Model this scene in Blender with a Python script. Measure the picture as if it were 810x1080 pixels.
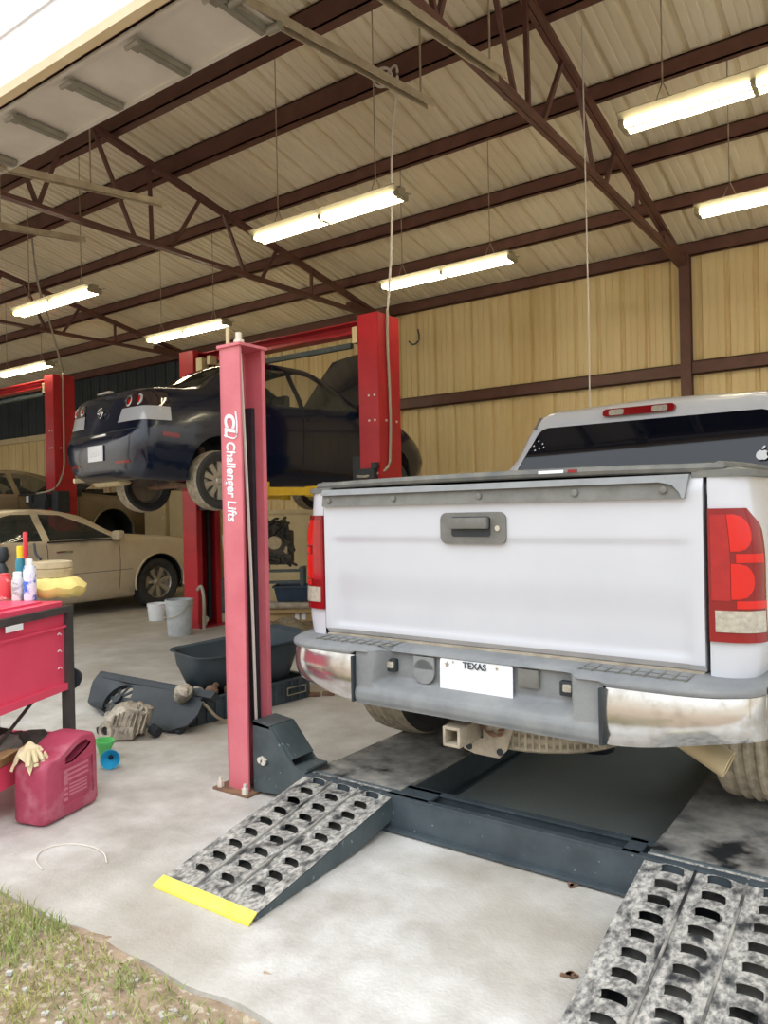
import bpy, bmesh, math, random
from mathutils import Vector, Matrix
from math import sin, cos, pi, radians as rad

# ---------------------------------------------------------------- clear
for o in list(bpy.data.objects):
    bpy.data.objects.remove(o, do_unlink=True)
S = bpy.context.scene
COL = S.collection
random.seed(7)

# ---------------------------------------------------------------- camera
cam_d = bpy.data.cameras.new('camera')
cam = bpy.data.objects.new('camera', cam_d)
COL.objects.link(cam)
S.camera = cam
YAW, ROLL, PITCH, HC = rad(35.5), rad(-1.22), rad(-0.08), 1.35
cam_d.sensor_fit = 'AUTO'
cam_d.sensor_width = 36.0
cam_d.lens = 800.0 / 1080.0 * 36.0
cam_d.clip_start = 0.05
cam_d.clip_end = 300
Bm = Matrix(((cos(YAW), sin(YAW), 0), (-sin(YAW), cos(YAW), 0), (0, 0, 1)))
Pm = Matrix(((1, 0, 0), (0, sin(PITCH), -cos(PITCH)), (0, cos(PITCH), sin(PITCH))))
Rm = Matrix(((cos(ROLL), -sin(ROLL), 0), (sin(ROLL), cos(ROLL), 0), (0, 0, 1)))
Mc = Rm @ Pm @ Bm
right, down, fwd = Mc[0], Mc[1], Mc[2]
cm = Matrix(((right[0], -down[0], -fwd[0]), (right[1], -down[1], -fwd[1]), (right[2], -down[2], -fwd[2]))).to_4x4()
cm.translation = Vector((0, 0, HC))
cam.matrix_world = cm

# ---------------------------------------------------------------- world, exposure
W = bpy.data.worlds.new('world')
S.world = W
W.use_nodes = True
wn = W.node_tree.nodes
wl = W.node_tree.links
wn.clear()
wo = wn.new('ShaderNodeOutputWorld')
wb = wn.new('ShaderNodeBackground')
wtc = wn.new('ShaderNodeTexCoord')
wsep = wn.new('ShaderNodeSeparateXYZ')
wr = wn.new('ShaderNodeValToRGB')
wl.new(wtc.outputs['Generated'], wsep.inputs[0])
wl.new(wsep.outputs['Z'], wr.inputs[0])
for pos, colr in ((0.0, (.31, .28, .23, 1)), (.03, (.20, .24, .20, 1)), (.15, (.24, .28, .25, 1)), (.23, (.97, .97, .97, 1)), (.75, (.84, .92, 1.0, 1))):
    e_ = wr.color_ramp.elements[0] if pos == 0 else (wr.color_ramp.elements[1] if pos == .75 else wr.color_ramp.elements.new(pos))
    e_.position = pos
    e_.color = colr
wl.new(wr.outputs[0], wb.inputs[0])
wb.inputs[1].default_value = 2.1
wl.new(wb.outputs[0], wo.inputs[0])
S.view_settings.view_transform = 'Standard'
S.view_settings.look = 'None'
S.view_settings.gamma = 1.0
S.view_settings.exposure = 0.68
S.view_settings.use_curve_mapping = False
TUBE_STRENGTH = 21.0

# ---------------------------------------------------------------- materials
def lin(h):
    if isinstance(h, (tuple, list)):
        return (*h[:3], 1)
    h = h.lstrip('#')
    c = [int(h[i:i + 2], 16) / 255 for i in (0, 2, 4)]
    return (*[x / 12.92 if x <= .04045 else ((x + .055) / 1.055) ** 2.4 for x in c], 1)

MATS = {}
def mat(name, c1, c2=None, scale=6.0, rough=.5, metal=0.0, bump=0.0, bscale=40.0, lo=.35, hi=.65,
        coat=0.0, trans=0.0, emit=0.0, stretch=None, c3=None, s3=1.0, lo3=.5, hi3=.7, alpha=1.0, detail=6):
    m = bpy.data.materials.new(name)
    m.use_nodes = True
    n, l = m.node_tree.nodes, m.node_tree.links
    b = n['Principled BSDF']
    b.inputs['Base Color'].default_value = lin(c1)
    b.inputs['Roughness'].default_value = rough
    b.inputs['Metallic'].default_value = metal
    b.inputs['Coat Weight'].default_value = coat
    b.inputs['Coat Roughness'].default_value = .04
    b.inputs['Transmission Weight'].default_value = trans
    b.inputs['Alpha'].default_value = alpha
    if emit:
        b.inputs['Emission Color'].default_value = lin(c1)
        b.inputs['Emission Strength'].default_value = emit
    if c2 or bump:
        tc = n.new('ShaderNodeTexCoord')
        vec = tc.outputs['Object']
        if stretch:
            mp = n.new('ShaderNodeMapping')
            mp.inputs['Scale'].default_value = stretch
            l.new(vec, mp.inputs[0])
            vec = mp.outputs[0]
    if c2:
        t = n.new('ShaderNodeTexNoise')
        t.inputs['Scale'].default_value = scale
        t.inputs['Detail'].default_value = detail
        t.inputs['Roughness'].default_value = .62
        l.new(vec, t.inputs['Vector'])
        r = n.new('ShaderNodeValToRGB')
        r.color_ramp.elements[0].position = lo
        r.color_ramp.elements[1].position = hi
        r.color_ramp.elements[0].color = lin(c1)
        r.color_ramp.elements[1].color = lin(c2)
        l.new(t.outputs['Fac'], r.inputs[0])
        out = r.outputs[0]
        if c3:
            t3 = n.new('ShaderNodeTexNoise')
            t3.inputs['Scale'].default_value = s3
            t3.inputs['Detail'].default_value = 5
            l.new(vec, t3.inputs['Vector'])
            r3 = n.new('ShaderNodeValToRGB')
            r3.color_ramp.elements[0].position = lo3
            r3.color_ramp.elements[1].position = hi3
            l.new(t3.outputs['Fac'], r3.inputs[0])
            mx = n.new('ShaderNodeMix')
            mx.data_type = 'RGBA'
            l.new(r3.outputs[0], mx.inputs[0])
            l.new(out, mx.inputs[6])
            mx.inputs[7].default_value = lin(c3)
            out = mx.outputs[2]
        l.new(out, b.inputs['Base Color'])
    if bump:
        t2 = n.new('ShaderNodeTexNoise')
        t2.inputs['Scale'].default_value = bscale
        t2.inputs['Detail'].default_value = 4
        l.new(vec, t2.inputs['Vector'])
        bp = n.new('ShaderNodeBump')
        bp.inputs['Strength'].default_value = bump
        bp.inputs['Distance'].default_value = .02
        l.new(t2.outputs['Fac'], bp.inputs['Height'])
        l.new(bp.outputs[0], b.inputs['Normal'])
    MATS[name] = m
    return m

M_roof = mat('cream_roof_panel', '#f0e6cc', '#e2d5b8', 1.3, .42, stretch=(1, .25, 1))
M_wall = mat('tan_wall_panel', '#e9d5a4', '#dac28e', 1.2, .45, stretch=(1, 1, .25))
M_darkwall = mat('charcoal_wall_panel', '#394247', '#30393e', 1.5, .5)
M_header = mat('white_cladding', '#f3f2f4', '#e9e9ee', 1.5, .45)
M_tan = mat('tan_trim', '#d9c9a4', '#cbb88f', 3, .5)
M_door = mat('grey_door_panel', '#cfcac0', '#bdb8ad', 2, .5)
M_doorfr = mat('grey_door_steel', '#8d897c', '#7b776a', 6, .5, .2)
M_brown = mat('brown_primer_steel', '#6a463e', '#5a3a32', 5, .5)
M_galv = mat('galvanised_rail', '#b5a993', '#a0937c', 10, .45, .4)
M_conc = mat('concrete_floor', '#d2d0cc', '#a8a39b', 3.2, .62, bump=.2, bscale=70, c3='#9c9384', s3=1.1, lo3=.48, hi3=.78, detail=14)
M_dirt = mat('dry_dirt', '#a8937c', '#86735e', 14, .95, bump=.6, bscale=40, c3='#b9aa96', s3=30, lo3=.55, hi3=.6)
M_grass = mat('grass_blades', '#7f9250', '#a8a565', 4, .8)
M_white = mat('white_truck_paint', '#c6c8ce', '#c0c2c9', 1.4, .22, coat=.5)
M_plastic = mat('grey_bumper_plastic', '#74777a', '#878989', 7, .6, bump=.12, bscale=160)
M_trim = mat('dark_grey_trim', '#65645f', '#767570', 12, .55, bump=.1, bscale=200)
M_trim_l = mat('light_grey_trim', '#8b8d8e', '#7d7f7f', 12, .5)
M_tonneau = mat('tonneau_vinyl', '#5d5f5e', '#77766f', 10, .6)
M_chrome = mat('chrome', '#d6d4d0', None, rough=.12, metal=1)
M_chrome_d = mat('dusty_chrome', '#dcdcdc', '#b5b1aa', 14, .16, .95, lo=.45, hi=.75)
M_red_lens = mat('red_lens', '#7a080e', '#8a0c12', 5, .15, coat=.25)
M_red_bright = mat('bright_red_lens', '#cc160e', None, rough=.15, coat=.2)
M_red_deep = mat('deep_red_reflector', '#99131a', '#a81a1c', 20, .12, coat=.25)
M_clear_lens = mat('clear_lens', '#b9b2a2', '#9c968a', 60, .10, coat=.8)
M_dark = mat('dark_underbody', '#20262c', '#2c3034', 9, .8)
M_black = mat('black_plastic', '#23292e', '#2c3338', 12, .5)
M_rubber = mat('tire_rubber', '#2f3133', '#3b3b3a', 14, .8)
M_tread = mat('dusty_tread', '#b9ad97', '#8d8474', 20, .9)
M_rust = mat('rusty_steel', '#8a6850', '#5f4a3d', 14, .8)
M_hitch = mat('dusty_hitch_steel', '#b3a793', '#8d8272', 12, .7)
M_glass_d = mat('dark_privacy_glass', '#070d18', None, rough=.03)
M_glass_d.node_tree.nodes['Principled BSDF'].inputs['Specular IOR Level'].default_value = .5
M_lamp_smoke = mat('smoked_lamp_lens', '#34282a', None, rough=.05, coat=1)
M_lamp_ring_refl = mat('lamp_ring_reflection', '#b9bcc4', None, rough=.08, coat=1)  # lamp rings, and the outdoor reflection painted on the lower lamp
M_glass = mat('window_glass', '#39403f', None, rough=.02, alpha=.55)
M_glass_lt = mat('light_window_glass', '#5d625a', None, rough=.02, alpha=.28)
M_sticker = mat('white_sticker', '#e9edf2', None, rough=.5)
M_plate = mat('plate_white', '#eef0f4', '#e4e6ea', 30, .4)
M_ink = mat('dark_ink', '#3a4048', None, rough=.6)
M_redflare = mat('flare_paled_red_lift_paint', '#d3757f', '#c86772', 4, .45, bump=.05)  # veiling flare over the front post, mixed into its red paint
M_redin = mat('red_lift_paint_inner', '#b03040', '#9c2836', 4, .45)
M_red = mat('red_lift_paint', '#b8242e', '#a51f2a', 4, .38)
M_lift_grey = mat('dark_lift_steel', '#4a5457', '#3b4548', 8, .5, c3='#7b858a', s3=40, lo3=.66, hi3=.72)
M_navybeam = mat('navy_lift_steel', '#465056', '#363f45', 6, .5, c3='#8b949a', s3=45, lo3=.68, hi3=.74)
M_runway = mat('greasy_runway_plate', '#a19d95', '#5d5e5e', 9, .65, lo=.36, hi=.68, c3='#16191d', s3=3.2, lo3=.54, hi3=.63, detail=10)
M_ramp = mat('grimy_ramp_plate', '#bdb9b1', '#6c6b69', 70, .65, lo=.38, hi=.62, c3='#2b2d30', s3=20, lo3=.50, hi3=.66, stretch=(1, .6, 1), detail=12)
M_pit = mat('ramp_slot_shadow_dirt', '#33363a', '#4a4b4b', 30, .9)
M_yellow = mat('yellow_safety_paint', '#ecdf48', '#e2d65e', 18, .5)
M_yellow2 = mat('yellow_arm_paint', '#dcb521', '#c79f1c', 8, .5)
M_bolt = mat('bright_bolt', '#dcd6c8', None, rough=.4, metal=.3)
M_cable = mat('pale_cable', '#d6cfc4', None, rough=.6)
M_hose = mat('grey_hose', '#a39c8c', None, rough=.7)
M_navy = mat('navy_car_paint', '#0c1830', '#0a1428', 3, .18, coat=.35)
M_silver = mat('dusty_champagne_paint', '#d3c6ae', '#c2b59b', 2, .35, .15, coat=.35, c3='#978c7e', s3=1.9, lo3=.58, hi3=.75)
M_tancar = mat('dusty_bronze_paint', '#8d7f66', '#7a6d57', 2, .4, .2, coat=.3)
M_alloy = mat('alloy_wheel', '#bcb9b2', '#a5a199', 10, .3, .7)
M_seat = mat('dark_seat_cloth', '#3a3a3c', None, rough=.9)
M_cart = mat('red_cart_paint', '#e4506e', '#dc4766', 3, .38)
M_cart_fr = mat('black_cart_frame', '#3a3a3c', '#4a4644', 9, .5)
M_jug = mat('faded_red_jug', '#b04660', '#a03a54', 6, .55, bump=.06, c3='#c07584', s3=8, lo3=.55, hi3=.75)
M_jugtx = mat('jug_raised_print', '#c06f82', None, rough=.6)
M_alum = mat('cast_aluminium', '#c3b9a8', '#8f877a', 16, .5, .35, bump=.5, bscale=50)
M_tub = mat('grey_black_tub', '#2c363c', '#37424a', 5, .5)
M_crate = mat('black_crate_plastic', '#333d44', '#444f56', 8, .55)
M_bucket = mat('grey_white_bucket', '#bcc0c2', '#a3a7a8', 8, .5)
M_card = mat('cardboard', '#b89a6e', '#a3865d', 5, .8)
M_rag = mat('cream_rag', '#e6d9b4', '#d3c49c', 9, .9)
M_ltyellow = mat('pale_yellow_cloth', '#ead98a', '#dcc978', 9, .9)
M_filter = mat('beige_filter', '#c4b594', '#ab9c7c', 10, .8)
M_blue = mat('can_blue', '#3f6fd0', '#dfe6f5', 16, .35, lo=.42, hi=.5)
M_redcan = mat('can_red', '#d8474f', '#efc8c4', 26, .35, lo=.58, hi=.62)
M_greycan = mat('can_grey', '#9ea4a6', '#d6dadb', 22, .35, lo=.46, hi=.52)
M_teal = mat('bottle_teal', '#2b7f94', None, rough=.35)
M_capyel = mat('cap_yellow', '#f0d02a', None, rough=.4)
M_capwhite = mat('cap_white', '#e8ecef', None, rough=.4)
M_tool_red = mat('screwdriver_red', '#d0333f', None, rough=.4)
M_fun_b = mat('funnel_blue', '#34a6cf', None, rough=.45)
M_fun_g = mat('funnel_green', '#5fc26a', None, rough=.45)
M_tube = mat('fluorescent_tube', '#fff3cf', None, emit=TUBE_STRENGTH)
M_fixt = mat('fixture_white', '#958b70', None, rough=.6)
M_cab = mat('beige_cabinet', '#d2c39b', '#c4b48b', 3, .5)
M_tarp = mat('brown_carpet', '#8e7e66', '#6d604d', 40, .95, bump=.6, bscale=60)
M_iron = mat('dirty_engine_iron', '#3b3c3c', '#5a554c', 14, .7, .3, bump=.4, bscale=40)
M_bluebin = mat('blue_black_bin', '#1f2f42', '#263a50', 6, .5)

# ---------------------------------------------------------------- mesh helpers
def NB():
    return bmesh.new()

def add(bm, verts, faces, mi=0):
    vs = [bm.verts.new(v) for v in verts]
    for f in faces:
        try:
            ff = bm.faces.new([vs[i] for i in f])
            ff.material_index = mi
        except ValueError:
            pass
    return vs

def box(bm, c, s, R=None, mi=0, bev=0.0):
    c = Vector(c)
    hx, hy, hz = s[0] / 2, s[1] / 2, s[2] / 2
    t = NB() if bev else None
    tb = t if bev else bm
    V = [Vector((x, y, z)) for x in (-hx, hx) for y in (-hy, hy) for z in (-hz, hz)]
    F = [(0, 1, 3, 2), (4, 6, 7, 5), (0, 4, 5, 1), (2, 3, 7, 6), (0, 2, 6, 4), (1, 5, 7, 3)]
    if not bev:
        add(bm, [(R @ v if R else v) + c for v in V], F, mi)
        return
    add(t, V, F, mi)
    bmesh.ops.bevel(t, geom=list(t.edges), offset=bev, segments=2, affect='EDGES', profile=.6)
    for v in t.verts:
        v.co = (R @ v.co if R else v.co) + c
    merge(bm, t, mi)

def merge(bm, t, mi=None):
    mp = {}
    for v in t.verts:
        mp[v] = bm.verts.new(v.co)
    for f in t.faces:
        try:
            ff = bm.faces.new([mp[v] for v in f.verts])
            ff.material_index = f.material_index if mi is None else mi
        except ValueError:
            pass
    t.free()

def frame_to(d):
    d = Vector(d).normalized()
    up = Vector((0, 0, 1)) if abs(d.z) < .95 else Vector((1, 0, 0))
    x = up.cross(d).normalized()
    y = d.cross(x).normalized()
    return Matrix((x, y, d)).transposed()

def beam(bm, p0, p1, w, h, mi=0):
    """rectangular bar from p0 to p1, w horizontal, h vertical"""
    p0, p1 = Vector(p0), Vector(p1)
    R = frame_to(p1 - p0)
    box(bm, (p0 + p1) / 2, (w, h, (p1 - p0).length), R, mi)

def cyl(bm, p0, p1, r0, r1=None, n=16, mi=0, caps=True):
    p0, p1 = Vector(p0), Vector(p1)
    r1 = r0 if r1 is None else r1
    R = frame_to(p1 - p0)
    V, F = [], []
    for p, r in ((p0, r0), (p1, r1)):
        for i in range(n):
            a = 2 * pi * i / n
            V.append(p + R @ Vector((r * cos(a), r * sin(a), 0)))
    for i in range(n):
        j = (i + 1) % n
        F.append((i, j, n + j, n + i))
    if caps:
        F.append(tuple(range(n))[::-1])
        F.append(tuple(range(n, 2 * n)))
    add(bm, V, F, mi)

def lathe(bm, prof, c, axis=(0, 0, 1), n=28, mi=0, close=False, cap=True):
    """prof: list of (r, h) along axis from c"""
    c = Vector(c)
    R = frame_to(axis)
    V, F = [], []
    for r, h in prof:
        for i in range(n):
            a = 2 * pi * i / n
            V.append(c + R @ Vector((r * cos(a), r * sin(a), h)))
    m = len(prof)
    for k in range(m - 1 + (1 if close else 0)):
        k2 = (k + 1) % m
        for i in range(n):
            j = (i + 1) % n
            F.append((k * n + i, k * n + j, k2 * n + j, k2 * n + i))
    if not close and cap:
        if prof[0][0] > 1e-6:
            F.append(tuple(range(n))[::-1])
        if prof[-1][0] > 1e-6:
            F.append(tuple((m - 1) * n + i for i in range(n)))
    add(bm, V, F, mi)

def smooth_path(pts, k=6):
    pts = [Vector(p) for p in pts]
    if len(pts) < 3:
        return pts
    out = []
    for i in range(len(pts) - 1):
        p0 = pts[max(i - 1, 0)]; p1 = pts[i]; p2 = pts[i + 1]; p3 = pts[min(i + 2, len(pts) - 1)]
        for j in range(k):
            t = j / k
            out.append(.5 * ((2 * p1) + (p2 - p0) * t + (2 * p0 - 5 * p1 + 4 * p2 - p3) * t * t + (3 * p1 - p0 - 3 * p2 + p3) * t ** 3))
    out.append(pts[-1])
    return out

def tube(bm, pts, r, n=8, mi=0, sm=True):
    P = smooth_path(pts) if sm else [Vector(p) for p in pts]
    V, F = [], []
    for i, p in enumerate(P):
        d = (P[min(i + 1, len(P) - 1)] - P[max(i - 1, 0)])
        R = frame_to(d)
        for k in range(n):
            a = 2 * pi * k / n
            V.append(p + R @ Vector((r * cos(a), r * sin(a), 0)))
    for i in range(len(P) - 1):
        for k in range(n):
            j = (k + 1) % n
            F.append((i * n + k, i * n + j, (i + 1) * n + j, (i + 1) * n + k))
    F.append(tuple(range(n))[::-1])
    F.append(tuple((len(P) - 1) * n + k for k in range(n)))
    add(bm, V, F, mi)

def gridf(bm, fn, us, vs, mi=0, flip=False):
    nu, nv = len(us), len(vs)
    V = [fn(u, v) for v in vs for u in us]
    F = []
    for j in range(nv - 1):
        for i in range(nu - 1):
            q = (j * nu + i, j * nu + i + 1, (j + 1) * nu + i + 1, (j + 1) * nu + i)
            F.append(q[::-1] if flip else q)
    return add(bm, V, F, mi)

def lins(a, b, n):
    return [a + (b - a) * i / n for i in range(n + 1)]

def solidify(bm, th):
    bmesh.ops.recalc_face_normals(bm, faces=list(bm.faces))
    bmesh.ops.solidify(bm, geom=list(bm.faces), thickness=th)

def prism(bm, poly, z0, z1, fr=None, mi=0):
    """poly in local xy extruded z0..z1, mapped by fr(x,y,z)->Vector"""
    fr = fr or (lambda x, y, z: Vector((x, y, z)))
    n = len(poly)
    V = [fr(x, y, z0) for x, y in poly] + [fr(x, y, z1) for x, y in poly]
    F = [tuple(range(n))[::-1], tuple(range(n, 2 * n))]
    for i in range(n):
        j = (i + 1) % n
        F.append((i, j, n + j, n + i))
    add(bm, V, F, mi)

def rrect(x0, y0, x1, y1, r, k=5):
    out = []
    for cx, cy, a0 in ((x1 - r, y0 + r, -pi / 2), (x1 - r, y1 - r, 0), (x0 + r, y1 - r, pi / 2), (x0 + r, y0 + r, pi)):
        for i in range(k + 1):
            a = a0 + pi / 2 * i / k
            out.append((cx + r * cos(a), cy + r * sin(a)))
    return out

def sstep(a, b, x):
    t = min(max((x - a) / (b - a), 0), 1)
    return t * t * (3 - 2 * t)

def text_bm(body, size, ext=.002, bold=0.0, shear=0.0):
    cu = bpy.data.curves.new('text', 'FONT')
    cu.body = body; cu.size = size; cu.extrude = ext; cu.offset = bold; cu.shear = shear
    cu.align_x = 'CENTER'; cu.align_y = 'CENTER'
    o = bpy.data.objects.new('text', cu)
    COL.objects.link(o)
    dg = bpy.context.evaluated_depsgraph_get()
    me = o.evaluated_get(dg).to_mesh()
    b = NB()
    b.from_mesh(me)
    o.evaluated_get(dg).to_mesh_clear()
    bpy.data.objects.remove(o, do_unlink=True)
    bpy.data.curves.remove(cu)
    return b

def xform(bm, M):
    for v in bm.verts:
        v.co = M @ v.co

def axes(origin, x, y):
    x = Vector(x).normalized(); y = Vector(y).normalized(); z = x.cross(y)
    m = Matrix((x, y, z)).transposed().to_4x4()
    m.translation = Vector(origin)
    return m

def obj(name, bm, m, parent=None, ang=38, recalc=True, flat=False):
    if recalc:
        bmesh.ops.recalc_face_normals(bm, faces=list(bm.faces))
    if not flat:
        for f in bm.faces:
            f.smooth = True
        for e in bm.edges:
            if len(e.link_faces) != 2 or e.calc_face_angle(0) > rad(ang):
                e.smooth = False
    me = bpy.data.meshes.new(name)
    bm.to_mesh(me)
    bm.free()
    for mm in (m if isinstance(m, (list, tuple)) else [m]):
        me.materials.append(mm)
    o = bpy.data.objects.new(name, me)
    COL.objects.link(o)
    if parent is not None:
        o.parent = parent
    return o

def tag(o, label=None, cat=None, group=None, kind=None):
    if label: o['label'] = label
    if cat: o['category'] = cat
    if group: o['group'] = group
    if kind: o['kind'] = kind
    return o

def thing(name, label, cat, loc=(0, 0, 0), rz=0.0, group=None):
    o = bpy.data.objects.new(name, None)
    o.empty_display_size = .1
    COL.objects.link(o)
    o.location = loc
    o.rotation_euler = (0, 0, rz)
    return tag(o, label, cat, group)

def centred(name, bm, m, loc, label, cat, group=None, rz=0.0, **kw):
    """single-mesh thing whose geometry is given in local coordinates at loc"""
    o = obj(name, bm, m, **kw)
    o.location = loc
    o.rotation_euler = (0, 0, rz)
    return tag(o, label, cat, group)

def copy_tree(o, parent=None):
    c = o.copy()
    COL.objects.link(c)
    if parent is not None:
        c.parent = parent
    for ch in [x for x in bpy.data.objects if x.parent == o]:
        copy_tree(ch, c)
    return c
# ================================================================ STRUCTURE
YW = 9.5                       # inside face of the back wall
def roofz(y): return 4.43 + (YW - y) * .205
RIB = .3048
def ribprof(x, h):
    """R-panel: main rib each foot with two low beads between"""
    u = (x % RIB) / RIB
    d = min(u, 1 - u) * RIB
    if d < .016: return h
    if d < .034: return h * (1 - (d - .016) / .018)
    if d < .04: return 0.0
    for q in (.36, .64):
        e = abs(u - q) * RIB
        if e < .012: return h * .22
    return 0.0
def ribxs(x0, x1):
    k0, k1 = math.floor(x0 / RIB) - 1, math.ceil(x1 / RIB) + 1
    xs = []
    for k in range(k0, k1 + 1):
        b = k * RIB
        for d in (-.034, -.016, .016, .034):
            xs.append(b + d)
        for q in (.36, .64):
            for d in (-.014, -.011, .011, .014):
                xs.append(b + q * RIB + d)
    return [x for x in sorted(xs) if x0 <= x <= x1]

# floor slab
bm = NB()
gx = lins(-24, 9, 33)
edge = lambda x: 1.432 + .010 * sin(x * 3.1) + .010 * sin(x * 8.3 + 1) + .007 * sin(x * 19)
xs = lins(-24, -4, 20) + lins(-3.9, 0, 60) + lins(.5, 9, 17)
top = [(x, edge(x), 0) for x in xs] + [(9, 9.7, 0), (-24, 9.7, 0)]
prism(bm, [(p[0], p[1]) for p in top], -.12, 0)
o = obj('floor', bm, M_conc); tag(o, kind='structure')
# concrete gets oil plus painted shade under the truck, and painted dimming towards the interior
n, l = M_conc.node_tree.nodes, M_conc.node_tree.links
b = n['Principled BSDF']
prev = b.inputs['Base Color'].links[0].from_socket
tc = n.new('ShaderNodeTexCoord'); sep = n.new('ShaderNodeSeparateXYZ'); l.new(tc.outputs['Object'], sep.inputs[0])
nz = n.new('ShaderNodeTexNoise'); nz.inputs['Scale'].default_value = 2.2; nz.inputs['Detail'].default_value = 7
l.new(tc.outputs['Object'], nz.inputs['Vector'])
def mth(op, a, bb=None, c=None):
    k = n.new('ShaderNodeMath'); k.operation = op; k.use_clamp = False
    for i, v in enumerate((a, bb, c)):
        if v is None: continue
        if isinstance(v, (int, float)): k.inputs[i].default_value = v
        else: l.new(v, k.inputs[i])
    return k.outputs[0]
def mrange(v, a, b2):
    k = n.new('ShaderNodeMapRange'); k.clamp = True
    l.new(v, k.inputs[0]); k.inputs[1].default_value = a; k.inputs[2].default_value = b2
    return k.outputs[0]
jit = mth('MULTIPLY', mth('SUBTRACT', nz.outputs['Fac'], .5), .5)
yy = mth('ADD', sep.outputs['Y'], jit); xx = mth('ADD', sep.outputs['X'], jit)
oil = mth('MULTIPLY', mth('MULTIPLY', mrange(xx, -2.25, -1.9), mrange(xx, .1, -.5)), mrange(yy, 2.68, 2.80))  # oily dirt together with the truck's shade, both put into the colour
indoor_dim = mrange(yy, 1.9, 4.6)  # daylight falling off indoors, painted as a darker tone
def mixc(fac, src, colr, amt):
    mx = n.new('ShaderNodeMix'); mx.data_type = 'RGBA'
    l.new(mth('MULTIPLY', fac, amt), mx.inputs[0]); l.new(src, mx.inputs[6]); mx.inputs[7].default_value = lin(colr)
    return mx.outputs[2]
c1 = mixc(indoor_dim, prev, '#a0988a', .5)
c2 = mixc(oil, c1, '#778382', .8)  # oily dirt plus the truck's painted shade
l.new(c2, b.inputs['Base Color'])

# outside ground
bm = NB()
def gz(x, y): return -.012 + .02 * sin(x * 4 + y * 3) * cos(y * 5) + .012 * sin(x * 13) * sin(y * 11)
gridf(bm, lambda u, v: Vector((u, v, gz(u, v) if v > -2 else -.012)), lins(-8, 4, 90), lins(-6, 1.6, 60))
o = obj('ground', bm, M_dirt); tag(o, kind='structure')

# back wall in tan panels, dark panel above a ledge on the left
def wallpanel(name, x0, x1, z0, z1, m):
    bm = NB()
    xs = ribxs(x0, x1)
    V = []
    for x in xs:
        yv = YW + ribprof(x, .038)
        V += [(x, yv, z0), (x, yv, z1)]
    F = [(2 * i, 2 * i + 2, 2 * i + 3, 2 * i + 1) for i in range(len(xs) - 1)]
    add(bm, V, F)
    o = obj(name, bm, m, flat=True, recalc=False)
    return tag(o, kind='structure')
wallpanel('wall_back', -11.2, 6, 0, 4.41, M_wall)
wallpanel('wall_back_lower', -24, -11.2, 0, 3.16, M_wall)
wallpanel('wall_back_upper', -24, -11.2, 3.16, 4.41, M_darkwall)
bm = NB(); box(bm, (-17.6, YW - .06, 3.16), (12.8, .14, .12)); tag(obj('trim_1', bm, M_tan), kind='structure')
bm = NB()
gridf(bm, lambda u, v: Vector((-24, u, v)), lins(1.6, 9.6, 2), lins(0, 7, 2))
tag(obj('wall_left', bm, M_darkwall), kind='structure')

# roof
bm = NB()
xs = ribxs(-24, 5)
Y0, Y1 = 2.28, 9.66
V = []
for x in xs:
    r = ribprof(x, .042)
    V += [(x, Y0, roofz(Y0) + r), (x, Y1, roofz(Y1) + r)]
F = [(2 * i, 2 * i + 2, 2 * i + 3, 2 * i + 1) for i in range(len(xs) - 1)]
add(bm, V, F)
tag(obj('ceiling', bm, M_roof, flat=True, recalc=False), kind='structure')

# front wall above the big door opening
bm = NB()
HB = 3.60
box(bm, (-9.5, 2.19, (HB + 6.0) / 2 + .04), (29, .06, 6.0 - HB))
for zz in (3.95, 4.5, 5.1, 5.6):
    box(bm, (-9.5, 2.155, zz), (29, .012, .03))
tag(obj('wall_front', bm, M_header), kind='structure')
bm = NB(); box(bm, (-9.5, 2.245, (HB + 5.85) / 2 + .04), (29, .04, 5.85 - HB)); tag(obj('wall_front_added_lining', bm, M_brown), kind='structure')  # unseen inner skin, added dark for the cab window's reflection
bm = NB(); box(bm, (-9.5, 2.165, HB + .03), (29, .05, .05)); tag(obj('trim_2', bm, M_tan), kind='structure')
bm = NB()
for x in (-8.9, -16, 2.6):
    box(bm, (x, 2.25, 1.85), (.3, .2, 3.7))
tag(obj('trim_3', bm, M_tan), kind='structure')

# girts on the back wall, eave strut and purlins
def channel(name, p0, p1, w, h, label, group, m=M_brown):
    p0, p1 = Vector(p0), Vector(p1)
    bm = NB()
    c = (p0 + p1) / 2
    L = (p1 - p0).length
    # C section: web and two flanges
    box(bm, (0, -w / 2 + .006, 0), (L, .012, h))
    box(bm, (0, 0, h / 2 - .006), (L, w, .012))
    box(bm, (0, 0, -h / 2 + .006), (L, w, .012))
    o = obj(name, bm, m, flat=True)
    o.location = c
    return tag(o, label, 'beam', group)
channel('wall_girt', (-11.2, YW - .05, 2.94), (-2.33, YW - .05, 2.94), .09, .16, 'brown steel girt across the tan back wall left of the column', 'brown girts on the back wall')
channel('wall_girt', (-2.21, YW - .05, 2.96), (6, YW - .05, 2.96), .09, .16, 'brown steel girt across the tan back wall right of the column', 'brown girts on the back wall')
PL = [(9.42, 'brown eave beam along the top of the back wall'),
      (8.44, 'brown roof purlin next to the back wall eave beam'),
      (7.54, 'second brown roof purlin out from the back wall eave'),
      (6.53, 'third brown roof purlin, over the lit back row of lights'),
      (5.45, 'deep brown roof beam above the front row of lights'),
      (4.70, 'frontmost deep brown roof beam nearest the overhead door')]
for i, (y, lb) in enumerate(PL):
    h = .145 if i else .16
    w = .06
    if i >= 4: h, w = .20, .10
    z = roofz(y) - h / 2 - .012
    channel('roof_purlin' if i else 'eave_beam', (-24, y, z), (5, y, z), w, h, lb, 'brown beams under the roof')

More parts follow.
